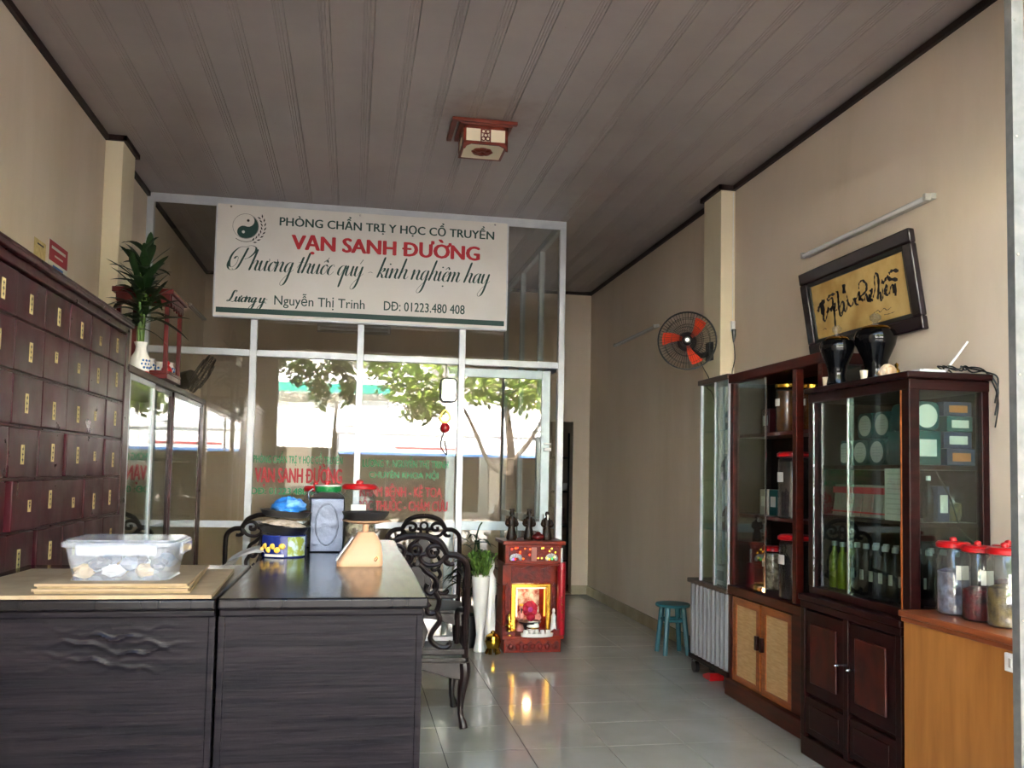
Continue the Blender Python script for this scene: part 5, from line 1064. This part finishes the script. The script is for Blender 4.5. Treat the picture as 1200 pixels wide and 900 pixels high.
# ------------------------------------------------------------------ on top of the dark cabinet
ZK = 1.763
def urn(x, y, k, label):
    t = thing('urn', label, 'urn', (x, y, ZK), group='black glazed urns')
    obj('body', MB().lathe([(.045*k, 0), (.05*k, .01), (.042*k, .05), (.05*k, .10*k), (.078*k, .165*k), (.085*k, .20*k), (.075*k, .225*k), (.055*k, .232*k)], (x, y, ZK), 30), 'blackgloss', t)
    obj('gold_collar', MB().lathe([(.056*k, 0), (.058*k, .003), (.05*k, .012), (.035*k, .016)], (x, y, ZK+.232*k), 26), 'gold', t)
    obj('glass_knob', MB().lathe([(.012*k, 0), (.01*k, .012), (.022*k, .022), (.024*k, .038), (.012*k, .05), (0, .052)], (x, y, ZK+.253*k), 18), 'jarglass', t)
urn(2.385, 3.70, 1.12, 'large black glazed urn with gold collar on the dark cabinet'); urn(2.26, 3.82, .95, 'smaller black glazed urn with gold collar left of the large one')
sh_ = MB()
for i in range(26):
    t_ = i/25; a = t_*5*PI; r = .03*(1-.75*t_); sh_.ball((2.318+.012*math.cos(a)*(1-t_), 3.52-.02+.075*t_, ZK+.034+.012*math.sin(a)*(1-t_)), (r, r*.55, r), 12, 7)
solo('seashell', sh_, mat('shell', '#d9c3a6', .45, 0, .4, '#a88666', 14, (1, 6, 1), lo=.4, hi=.6), 'striped spiral seashell in front of the black urns', 'shell', (2.318, 3.52, ZK))
for y_, l_ in ((3.90, 'small pale cup left of the smaller urn'), (3.60, 'small pale cup between urn and seashell')): solo('small_cup', MB().lathe([(.012, 0), (.016, .03), (.018, .05), (.015, .05), (0, .01)], (2.25 if y_ > 3.7 else 2.262, y_, ZK), 14), 'lampshade', l_, 'cup', (2.25, y_, ZK))
rt = thing('router', 'flat white router with a single antenna on the dark cabinet', 'router', (2.42, 3.42, ZK)); 
mbx = MB().prism(rrect(2.34, 2.46, 3.30, 3.50, .015), lambda a, b_, d: (a, b_, d), ZK+.001, ZK+.028); obj('case', mbx, 'whitepl', rt, .004); obj('antenna', MB().tube([(2.455, 3.31, ZK+.02), (2.50, 3.30, ZK+.08), (2.55, 3.29, ZK+.15)], [.006, .005, .004], 8), 'whitepl', rt)
rnd = random.Random(3)
for i in range(3):
    P = [(2.44+.03*i, 3.33, ZK+.01)]+[(2.46+.03*math.cos(k*1.3+i)+.015*k, 3.31+.04*math.sin(k*1.7+i)-.01*k, ZK+.012+.035*abs(math.sin(k*1.1+i*.7))) for k in range(6)]+[(2.555, 3.19, ZK+.01), (2.578, 3.15, ZK-.02-.04*i), (2.575, 3.165, ZK-.12-.05*i)]
    solo('cable', MB().tube(spline(P, 6), .0032, 6), 'cable', ['black cable looping lowest behind the router', 'black cable looping highest behind the router', 'black cable hanging furthest off the cabinet corner'][i], 'cable', (2.5, 3.3, ZK), 'cables behind the router')
solo('cable', MB().tube(spline([(2.36, 3.24, 1.36), (2.42, 3.235, 1.25), (2.47, 3.235, 1.12), (2.53, 3.23, 1.06), (2.55, 3.23, .95)], 6), .003, 6), 'cable', 'thin black cable hanging inside the dark cabinet end', 'cable', (2.42, 3.235, 1.2))
sm = thing('small_statue', 'small gold figure behind the seashell by the wall', 'figurine', (2.52, 3.74, ZK)); obj('body', MB().lathe([(.02, 0), (.022, .01), (.012, .05), (.016, .075), (.006, .09), (.01, .105), (0, .115)], (2.52, 3.74, ZK), 14), 'gold', sm)
# ------------------------------------------------------------------ shop sign
SYf = 6.742
sg = thing('shop_sign', 'wide white signboard with green and red lettering over the glass partition', 'sign', (.05, 6.76, 2.45))
SX0, SX1, SZ0, SZ1 = -1.045, 1.15, 2.447, 3.288
obj('board', MB().box(SX0, SX1, SYf, SYf+.05, SZ0, SZ1), 'signface', sg, smooth=False)
for a in (MB().box(SX0-.008, SX1+.008, SYf-.006, SYf+.052, SZ1, SZ1+.012), MB().box(SX0-.008, SX1+.008, SYf-.006, SYf+.052, SZ0-.012, SZ0), MB().box(SX0-.010, SX0, SYf-.006, SYf+.052, SZ0, SZ1), MB().box(SX1, SX1+.010, SYf-.006, SYf+.052, SZ0, SZ1)): obj('edge_strip', a, 'alum', sg)
obj('green_band', MB().box(SX0+.012, SX1-.012, SYf-.001, SYf, SZ0+.022, SZ0+.062), 'signgreen', sg)
fs = lambda u, v: (u, SYf-.0012, v)
text('lettering', 'PHÒNG CHẨN TRỊ Y HỌC CỔ TRUYỀN', 'signgreen', sg, fs, -.596, 1.046, 3.152, .066, 0, .024)
text('lettering', 'VẠN SANH ĐƯỜNG', 'signred', sg, fs, -.505, .936, 2.978, .113, 0, .045)
text('lettering', 'Nguyễn Thị Trinh', 'signgreen', sg, fs, -.615, .055, 2.547, .074, 0, .006)
text('lettering', 'DĐ: 01223.480 408', 'signgreen', sg, fs, .2, .825, 2.547, .074, 0, .014)
# emblem: yin-yang disc with a wheat spray
cx, cz, R_ = -.84, 3.128, .094
obj('emblem_ring', MB().tube([(cx+R_*math.cos(a*PI/24), SYf-.001, cz+R_*math.sin(a*PI/24)) for a in range(48)], .0012, 5, True), 'ink', sg)
P = [(R_*math.cos(a), R_*math.sin(a)) for a in [PI/2-PI*i/24 for i in range(25)]]
P += [(-R_/2*math.sin(t_)*1.0, -R_/2-R_/2*math.cos(t_)) for t_ in [PI*i/14 for i in range(1, 14)]]
P += [(R_/2*math.sin(t_), R_/2-R_/2*math.cos(t_)) for t_ in [PI*i/14 for i in range(0, 14)]]
rot = .35
P = [(x*math.cos(rot)-y*math.sin(rot)*-1*0+0*y, y) if False else (x*math.cos(-rot)-y*math.sin(-rot), x*math.sin(-rot)+y*math.cos(-rot)) for x, y in P]
P = [(x*.97, y*.97) for x, y in P]
obj('emblem_dark_half', MB().prism(P, lambda a, b_, d: (cx+a, d, cz+b_), SYf-.0012, SYf-.0002), 'signgreen', sg, smooth=False)
d1 = (R_/2*math.sin(rot), R_/2*math.cos(rot))
obj('emblem_dot', MB().cyl((cx+d1[0], SYf-.0022, cz+d1[1]), (cx+d1[0], SYf-.0003, cz+d1[1]), .010, n=14), 'ink', sg); obj('emblem_dot', MB().cyl((cx-d1[0], SYf-.0022, cz-d1[1]), (cx-d1[0], SYf-.0003, cz-d1[1]), .011, n=14), 'signface', sg)
wh = MB()
for i in range(8):
    a = -1.05+i*.235; r = .128
    for s_ in (-1, 1):
        px, pz = cx+(r+s_*.013)*math.cos(a), cz+(r+s_*.013)*math.sin(a)+.004; ta = a+PI/2-s_*.45; L = .017
        wh.prism([(-L, 0), (0, .0055), (L, 0), (0, -.0055)], lambda q, w, d: (px+q*math.cos(ta)-w*math.sin(ta), d, pz+q*math.sin(ta)+w*math.cos(ta)), SYf-.0012, SYf-.0002)
obj('wheat_spray', wh, 'ink', sg, smooth=False)
obj('emblem_underline', MB().tube([(cx+.118*math.cos(a), SYf-.001, cz+.118*math.sin(a)) for a in [-2.2+.1*i for i in range(13)]], .0022, 5), 'ink', sg)
# script lettering drawn with a pointed pen: thick on the way down, hairline on the way up
G = {
 'h': ([[(.02, 0), (.1, .6), (.28, 2.0)], [(.28, 2.0), (.16, 1.0), (.02, 0)], [(.06, .3), (.3, .85), (.46, .98), (.52, .8), (.46, .3), (.5, .05), (.62, .05), (.78, .3)]], .74),
 'n': ([[(-.06, .7), (.04, .98), (.1, .9)], [(.1, .95), (.06, .5), (.02, 0)], [(.06, .3), (.3, .85), (.44, .98), (.5, .8), (.44, .3), (.48, .05), (.6, .05), (.76, .3)]], .74),
 'm': ([[(-.06, .7), (.04, .98), (.1, .9)], [(.1, .95), (.06, .5), (.02, 0)], [(.06, .3), (.28, .88), (.4, .98), (.44, .8), (.40, .4), (.36, 0)], [(.40, .3), (.62, .88), (.74, .98), (.8, .8), (.74, .3), (.78, .05), (.9, .05), (1.04, .3)]], 1.04),
 'u': ([[(-.08, .6), (.06, .98)], [(.08, .98), (.04, .4), (.06, .08), (.18, .02), (.34, .3), (.46, .7)], [(.5, .98), (.46, .4), (.48, .06), (.6, .05), (.74, .3)]], .72),
 'i': ([[(-.08, .6), (.08, .98)], [(.1, .98), (.06, .4), (.08, .06), (.2, .05), (.34, .3)]], .36),
 'o': ([[(.36, .96), (.16, .8), (.04, .4), (.12, .04), (.26, .02)], [(.26, .02), (.44, .3), (.46, .75), (.36, .96)], [(.36, .96), (.44, .8), (.6, .8)]], .54),
 'c': ([[(.44, .78), (.42, .95), (.26, .93), (.08, .6), (.06, .2), (.2, .0), (.36, .1), (.5, .34)]], .50),
 'e': ([[(.06, .42), (.3, .55), (.42, .78), (.34, .97), (.18, .85), (.06, .5), (.08, .14), (.22, .0), (.38, .1), (.52, .34)]], .48),
 'a': ([[(.46, .9), (.3, .96), (.1, .7), (.04, .25), (.14, .02), (.28, .15), (.42, .6)], [(.52, .98), (.46, .4), (.5, .06), (.62, .05), (.76, .3)]], .72),
 'g': ([[(.46, .9), (.3, .96), (.1, .7), (.04, .25), (.14, .02), (.28, .15), (.42, .6)], [(.52, .98), (.46, .2), (.36, -.7), (.2, -1.15), (0, -1.2), (-.06, -.95), (.14, -.5), (.44, -.08), (.72, .3)]], .70),
 'y': ([[(-.08, .6), (.06, .98)], [(.08, .98), (.04, .4), (.06, .1), (.18, .02), (.34, .3), (.46, .7)], [(.52, .98), (.46, .2), (.36, -.7), (.2, -1.15), (0, -1.2), (-.06, -.95), (.14, -.5), (.44, -.08), (.72, .3)]], .70),
 'q': ([[(.46, .9), (.3, .96), (.1, .7), (.04, .25), (.14, .02), (.28, .15), (.42, .6)], [(.54, 1.0), (.46, .2), (.34, -1.1)]], .64),
 't': ([[(-.08, .5), (.2, 1.2)], [(.22, 1.55), (.12, .7), (.08, .1), (.18, .02), (.32, .3)], [(-.06, 1.02), (.36, 1.02)]], .36),
 'k': ([[(.02, 0), (.1, .6), (.28, 2.0)], [(.28, 2.0), (.16, 1.0), (.02, 0)], [(.06, .35), (.3, .85), (.46, .95), (.42, .65), (.18, .5)], [(.18, .5), (.34, .3), (.4, .04), (.52, .04), (.68, .3)]], .64),
 'P': ([[(.92, 2.1), (.74, 1.2), (.52, .25), (.28, -.02), (.1, .1)], [(.74, 2.15), (.3, 2.1), (-.1, 1.6), (-.25, .9), (-.12, .3), (.12, .25), (.34, .6), (.36, 1.1), (.2, 1.25), (.08, 1.0)], [(.74, 2.15), (1.1, 2.3), (1.5, 2.15), (1.52, 1.7), (1.2, 1.2), (.86, 1.02)], [(-.25, .9), (-.3, .4), (-.1, .0), (.28, -.02)]], 1.42),
 'L': ([[(.75, 1.7), (.9, 1.95), (.65, 2.05), (.5, 1.6), (.42, .8), (.2, .1), (-.05, .1), (.05, .28), (.4, .1), (.7, .0), (.95, .25)]], .95),
 '-': ([[(.05, .42), (.22, .50), (.4, .42)]], .5), ' ': ([], .34), ':': ([[(.1, .72), (.12, .62)], [(.08, .1), (.1, 0)]], .3)}
MARK = {"'": [[(.26, 1.2), (.42, 1.62)]], '^': [[(.10, 1.15), (.30, 1.4), (.42, 1.15)]], '.': [[(.18, -.38), (.2, -.5)]], 'i': [[(.18, 1.42), (.2, 1.3)]]}
def horn(dx): return [[(dx, .82), (dx+.16, .98), (dx+.12, 1.18)]]
def pen(mb, P, w0, w1, to):
    S = spline([(x, y, 0) for x, y in P], 9); L = []; R__ = []; m = len(S)
    for i in range(m):
        t_ = S[min(i+1, m-1)]-S[max(i-1, 0)]
        if t_.length < 1e-9: t_ = Vector((1, 0, 0))
        t_.normalize(); k_ = max(0.0, -t_.y)**1.6; w = w0+(w1-w0)*k_*(min(1, i/2+.3) if w1 > w0*2 else 1)*(min(1, (m-1-i)/2+.3)); nrm = Vector((-t_.y, t_.x, 0))
        if k_ > .2: nrm = Vector((1, 0, 0)) if nrm.x >= 0 else Vector((-1, 0, 0))
        L.append(S[i]+nrm*w); R__.append(S[i]-nrm*w)
    for i in range(m-1): mb.add([to(*L[i][:2]), to(*L[i+1][:2]), to(*R__[i+1][:2]), to(*R__[i][:2])], [(0, 1, 2, 3)])
def script(word, x0, x1, zb, xh, w0, w1, slant=.42):
    # letters as (glyph, marks)
    pos = 0; items = []
    for g_, marks in word:
        st_, adv = G[g_]; items.append((st_, pos, marks, g_)); pos += adv
    k_ = (x1-x0)/(pos+.2); mb = MB()
    for st_, p_, marks, g_ in items:
        to = lambda x, y, p_=p_: (x0+(p_+x)*k_+y*xh*slant*.55, SYf-.0012, zb+y*xh)
        for s_ in st_: pen(mb, s_, w0, w1, to)
        for mk in marks:
            for s_ in (horn(.5 if g_ == 'u' else .42) if mk == 'h' else MARK[mk]): pen(mb, s_, w0*1.6, w1*.8, to)
    return mb
W1 = [('P', ''), ('h', ''), ('u', 'h'), ('o', 'h'), ('n', ''), ('g', ''), (' ', ''), ('t', ''), ('h', ''), ('u', ''), ('o', "^'"), ('c', ''), (' ', ''), ('q', ''), ('u', ''), ('y', "'"), (' ', ''), ('-', ''), (' ', ''), ('k', ''), ('i', 'i'), ('n', ''), ('h', ''), (' ', ''), ('n', ''), ('g', ''), ('h', ''), ('i', 'i'), ('e', '^.'), ('m', ''), (' ', ''), ('h', ''), ('a', ''), ('y', '')]
obj('script_lettering', script(W1, -.94, 1.03, 2.795, .082, .016, .085), 'signgreen', sg, fix=False, smooth=False)
W2 = [('L', ''), ('u', 'h'), ('o', 'h'), ('n', ''), ('g', ''), (' ', ''), ('y', ''), (':', '')]
obj('script_lettering', script(W2, -.955, -.655, 2.553, .042, .05, .13), 'signgreen', sg, fix=False, smooth=False)
for x in (-.95, 0, 1.05): obj('screw', MB().cyl((x, SYf-.004, 3.27), (x, SYf, 3.27), .008, n=10), 'screw', sg)

# ------------------------------------------------------------------ right wall: lamps, picture, fan
def tube_lamp(y0, y1, z, label):
    t = thing('tube_lamp', label, 'lamp', (XR, (y0+y1)/2, z), group='fluorescent tubes on the right wall')
    obj('batten', MB().box(XR-.028, XR, y0, y1, z-.014, z+.014), 'fixture', t, .003); obj('tube', MB().cyl((XR-.042, y0+.02, z-.008), (XR-.042, y1-.02, z-.008), .012, n=12), 'tube', t)
    for y in (y0+.012, y1-.012): obj('end_cap', MB().box(XR-.056, XR-.026, y-.010, y+.010, z-.022, z+.010), 'fixture', t, .002)
tube_lamp(3.53, 4.67, 2.62, 'unlit fluorescent tube above the framed calligraphy'); tube_lamp(7.2, 8.4, 2.62, 'unlit fluorescent tube on the right wall behind the fan')
fr = thing('framed_calligraphy', 'gold paper calligraphy in a dark lacquered frame on the right wall', 'picture', (2.55, 4.08, 2.24))
FY0, FY1, FZ0, FZ1 = 3.575, 4.585, 2.013, 2.478
tilt = lambda z: XR-.008-.075*(z-FZ0)/(FZ1-FZ0)    # hung on a cord: the top leans out from the wall
def fbox(y0, y1, z0, z1, d0, d1):
    mb = MB(); V = []
    for z in (z0, z1):
        for y in (y0, y1):
            for d in (d0, d1): V.append((tilt(z)-d, y, z))
    return mb.add(V, [(0, 1, 3, 2), (4, 6, 7, 5), (0, 4, 5, 1), (2, 3, 7, 6), (0, 2, 6, 4), (1, 5, 7, 3)])
fw_ = .085
obj('backing', fbox(FY0+.02, FY1-.02, FZ0+.02, FZ1-.02, 0, .012), 'black', fr, smooth=False)
obj('gold_paper', fbox(FY0+fw_, FY1-fw_, FZ0+fw_, FZ1-fw_, .012, .014), 'gilt', fr, smooth=False)
for y0, y1, z0, z1 in ((FY0, FY1, FZ0, FZ0+.065), (FY0, FY1, FZ1-.065, FZ1), (FY0, FY0+.065, FZ0+.065, FZ1-.065), (FY1-.065, FY1, FZ0+.065, FZ1-.065)): obj('frame_bar', fbox(y0, y1, z0, z1, 0, .034), 'frame', fr, .008)
for y0, y1, z0, z1 in ((FY0+.065, FY1-.065, FZ0+.065, FZ0+.087), (FY0+.065, FY1-.065, FZ1-.087, FZ1-.065), (FY0+.065, FY0+.087, FZ0+.087, FZ1-.087), (FY1-.087, FY1-.065, FZ0+.087, FZ1-.087)): obj('inner_slip', fbox(y0, y1, z0, z1, .006, .022), 'black', fr, .003)
CAL = [[(0.051,0.506),(0.087,0.62),(0.136,0.678),(0.1,0.565),(0.1,0.434)],[(0.051,0.506),(0.048,0.54),(0.075,0.609),(0.12,0.686)],[(0.118,0.654),(0.122,0.505),(0.101,0.369),(0.117,0.305),(0.153,0.41),(0.177,0.512)],[(0.179,0.528),(0.155,0.442),(0.185,0.476),(0.215,0.511),(0.199,0.438)],[(0.173,0.66),(0.21,0.723),(0.275,0.724)],[(0.182,0.64),(0.238,0.661),(0.231,0.503),(0.236,0.372),(0.224,0.153)],[(0.215,0.511),(0.261,0.553),(0.241,0.434),(0.273,0.435)],[(0.288,0.75),(0.307,0.724),(0.302,0.598),(0.295,0.441),(0.301,0.311),(0.329,0.33)],[(0.302,0.454),(0.346,0.545),(0.354,0.446),(0.318,0.335)],[(0.385,0.83),(0.379,0.673)],[(0.356,0.476),(0.354,0.382),(0.374,0.373),(0.402,0.518),(0.4,0.631)],[(0.399,0.552),(0.412,0.45),(0.44,0.421),(0.48,0.528),(0.483,0.432),(0.511,0.403)],[(0.459,0.523),(0.5,0.519),(0.533,0.613),(0.526,0.459)],[(0.537,0.658),(0.549,0.747),(0.587,0.775),(0.62,0.68),(0.602,0.579),(0.541,0.515),(0.565,0.44)],[(0.575,0.436),(0.603,0.532),(0.613,0.402),(0.631,0.502),(0.631,0.378)],[(0.641,0.56),(0.667,0.578),(0.65,0.493),(0.636,0.438),(0.662,0.394)],[(0.666,0.439),(0.696,0.564),(0.705,0.731),(0.726,0.813),(0.744,0.726),(0.727,0.518),(0.706,0.388)],[(0.709,0.418),(0.743,0.479),(0.738,0.358),(0.761,0.393),(0.768,0.543)],[(0.774,0.433),(0.808,0.493),(0.814,0.567),(0.788,0.487),(0.801,0.404),(0.822,0.425)],[(0.825,0.408),(0.849,0.519),(0.869,0.524),(0.868,0.402)],[(0.863,0.451),(0.889,0.53),(0.878,0.351)],[(0.768,0.652),(0.79,0.625),(0.824,0.685),(0.85,0.641),(0.918,0.591)],[(0.847,0.727),(0.879,0.757),(0.938,0.722)],[(0.649,0.183),(0.696,0.208),(0.713,0.169),(0.755,0.211),(0.781,0.169),(0.822,0.195)],[(0.747,0.108),(0.795,0.101),(0.848,0.107)],[(0.078,0.153),(0.102,0.175),(0.116,0.145)]]
brs = [MB(), MB(), MB()]
for i, s_ in enumerate(CAL):
    br = brs[0] if i < 23 else (brs[1] if i < 25 else brs[2])
    S = spline([(u, v, 0) for u, v in s_], 7); m = len(S); w = (.011 if i in (0, 1, 4, 9, 22, 21) else .0068) if i < 23 else .0022
    for j in range(m-1):
        q = []
        for k_ in (j, j+1):
            t_ = S[min(k_+1, m-1)]-S[max(k_-1, 0)]; t_ = Vector((t_.x*.84, t_.y*.30, 0)); t_ = t_.normalized() if t_.length > 1e-9 else Vector((1, 0, 0))
            ww = w*(.55+.75*max(0, -t_.y)+.25*math.sin(k_*1.3)); nrm = Vector((-t_.y, t_.x, 0))*ww
            for sgn in (1, -1):
                y = FY1-fw_-(FY1-FY0-2*fw_)*S[k_].x-nrm.x*sgn; z = FZ0+fw_+(FZ1-FZ0-2*fw_)*S[k_].y+nrm.y*sgn; q.append((tilt(z)-.0146, y, z))
        br.add([q[0], q[2], q[3], q[1]], [(0, 1, 2, 3)])
for br, nm_ in zip(brs, ('brush_writing', 'signature', 'seal_mark')): obj(nm_, br, 'ink', fr, fix=False, smooth=False)
# wall fan with orange blades, on the pillar
wf2 = thing('wall_fan', 'black guarded wall fan with orange red blades on the right pillar', 'fan', (XR-.105, 5.83, 2.2))
obj('wall_plate', MB().box(XR-.135, XR-.105, 5.79, 5.87, 2.14, 2.27), 'black', wf2, .005); obj('arm', MB().tube(spline([(XR-.13, 5.83, 2.19), (2.38, 5.80, 2.17), (2.29, 5.72, 2.19), (2.24, 5.66, 2.22)], 5), .02, 10), 'black', wf2)
fc = Vector((2.175, 5.52, 2.225)); fx = Vector((-.34, -.93, -.05)).normalized(); e1 = fx.orthogonal().normalized(); e2 = fx.cross(e1)
obj('motor', MB().tube([fc-fx*.18, fc-fx*.15, fc-fx*.08, fc-fx*.05], [.035, .06, .065, .04], 18), 'black', wf2)
gd = MB()
for rr, off in ((.192, 0), (.192, -.012), (.15, .035), (.105, .048), (.05, .055), (.15, -.045), (.10, -.055)): gd.tube([fc+fx*off+(e1*math.cos(a*PI/20)+e2*math.sin(a*PI/20))*rr for a in range(40)], .0055 if off in (0, -.012) else .0016, 5, True)
obj('guard_ring', gd, 'black', wf2); gw = MB()
for k in range(56):
    a = 2*PI*k/56; u_ = e1*math.cos(a)+e2*math.sin(a); u2_ = e1*math.cos(a+.35)+e2*math.sin(a+.35); gw.tube([fc+fx*.055+u_*.035, fc+fx*.045+u2_*.11, fc+fx*.005+u2_*.19], .0011, 4); gw.tube([fc-fx*.058+u_*.06, fc-fx*.045+u_*.15, fc-fx*.01+u_*.19], .0011, 4)
obj('guard_wires', gw, 'black', wf2)
for k in range(3):
    a0 = 1.15+k*2.094; m_ = MB()
    def bf(u, v):
        r = .03+.135*u; an = a0+(-.16+.30*u)+(v-.5)*(.62-.12*u); q = fc+(e1*math.cos(an)+e2*math.sin(an))*r+fx*((v-.5)*-.045+.005); return tuple(q)
    m_.grid(6, 5, bf); obj('blade', m_, 'orangered', wf2, fix=False)
obj('hub', MB().tube([fc-fx*.02, fc+fx*.04, fc+fx*.056], [.035, .035, .02], 18), 'black', wf2); obj('hub_badge', MB().tube([fc+fx*.0565, fc+fx*.0585], [.013, .011], 12), 'white', wf2)
solo('cable', MB().tube(spline([(2.36, 5.76, 2.16), (2.38, 5.74, 2.08), (2.42, 5.73, 2.0), (2.40, 5.72, 1.94), (2.43, 5.70, 1.90), (2.45, 5.675, 1.8)], 6), .0035, 6), 'cable', 'black flex hanging from the wall fan', 'cable', (2.40, 5.73, 2.0))
pgk = thing('plug_lead', 'black plug on a thin lead down the right pillar edge', 'plug', (XR-.04, 5.66, 2.3)); xx = XR-.018
obj('wall_wire', MB().tube([(xx, 5.672, 3.31), (xx, 5.672, 2.42)], .003, 5), 'whitepl', pgk); obj('socket', MB().box(xx-.014, xx+.012, 5.655, 5.678, 2.33, 2.40), 'whitepl', pgk, .003); obj('plug', MB().tube([(xx, 5.655, 2.34), (xx, 5.65, 2.30), (xx, 5.655, 2.25)], [.016, .014, .005], 8), 'black', pgk); obj('flex', MB().tube(spline([(xx, 5.655, 2.26), (xx+.01, 5.655, 2.14), (xx-.012, 5.65, 2.03), (xx-.01, 5.62, 1.88)], 6), .0035, 6), 'cable', pgk)
# carved lantern on the ceiling
lm = thing('ceiling_lantern', 'square carved red wood lantern with paper panels on the ceiling', 'lamp', (.70, 5.07, ZC))
obj('ceiling_plate', MB().box(.55, .86, 4.92, 5.22, ZC-.028, ZC), 'lampframe', lm, .004); obj('arm', MB().box(.52, .885, 4.90, 4.93, ZC-.022, ZC-.002).box(.505, .535, 4.9, 5.24, ZC-.022, ZC-.002), 'lampframe', lm, .003)
lx0, lx1, ly0, ly1, lz0, lz1 = .575, .835, 4.94, 5.20, ZC-.135, ZC-.028
fr_ = MB()
for x in (lx0, lx1-.016):
    for y in (ly0, ly1-.016): fr_.box(x, x+.016, y, y+.016, lz0, lz1)
for z in (lz0, lz1-.016):
    fr_.box(lx0, lx1, ly0, ly0+.014, z, z+.016); fr_.box(lx0, lx1, ly1-.014, ly1, z, z+.016); fr_.box(lx0, lx0+.014, ly0, ly1, z, z+.016); fr_.box(lx1-.014, lx1, ly0, ly1, z, z+.016)
obj('frame', fr_, 'lampframe', lm)
for x0, x1 in ((lx0+.016, .675), (.735, lx1-.016)): obj('paper_panel', MB().box(x0, x1, ly0+.005, ly0+.009, lz0+.016, lz1-.016), 'lampshade', lm)
for y0, y1 in ((ly0+.016, 5.04), (5.10, ly1-.016)): obj('paper_panel', MB().box(lx0+.005, lx0+.009, y0, y1, lz0+.016, lz1-.016), 'lampshade', lm); obj('paper_panel', MB().box(lx1-.009, lx1-.005, y0, y1, lz0+.016, lz1-.016), 'lampshade', lm)
fg = MB().box(.675, .681, ly0, ly0+.012, lz0, lz1).box(.729, .735, ly0, ly0+.012, lz0, lz1)
for a, b_ in ((.692, .035), (.718, .035), (.705, .055), (.692, .078), (.718, .078)): fg.tube([(a+.011*math.cos(k*PI/6), ly0+.005, lz0+b_+.011*math.sin(k*PI/6)) for k in range(12)], .0032, 6, True)
obj('fretwork', fg, 'lampframe', lm); obj('paper_panel', MB().box(.681, .729, ly0+.009, ly0+.011, lz0+.016, lz1-.016), 'lampshade', lm)
obj('bottom_panel', MB().box(lx0+.014, lx1-.014, ly0+.014, ly1-.014, lz0+.002, lz0+.006), 'lampshade', lm)
rs = MB()
for k in range(8): rs.ball((.70+.035*math.cos(k*PI/4), 5.05+.035*math.sin(k*PI/4), lz0-.006), (.03, .022, .012), 8, 5)
obj('carved_rosette', rs, 'lampframe', lm)
for x, s_ in ((lx0, 1), (lx1, -1)): obj('corner_bracket', MB().prism([(0, 0), (.05, 0), (.02, -.014), (.012, -.03), (0, -.034)], lambda a, b_, d: (x+s_*a, d, lz0+b_), ly0, ly0+.012), 'lampframe', lm)
# steel guide post of the shutter at the entrance
gp = thing('shutter_post', 'galvanised steel shutter guide post at the right of the entrance', 'post', (1.945, YF-.03, 0))
obj('channel', MB().box(1.924, 1.944, YF-.075, YF-.045, 0, 2.83).box(1.944, 1.965, YF-.075, YF-.069, 0, 2.83).box(1.944, 1.965, YF-.051, YF-.045, 0, 2.83), 'railsteel', gp, smooth=False)
for k in range(8): obj('screw', MB().cyl((1.934, YF-.078, .2+.36*k), (1.934, YF-.074, .2+.36*k), .004, n=8), 'screw', gp)
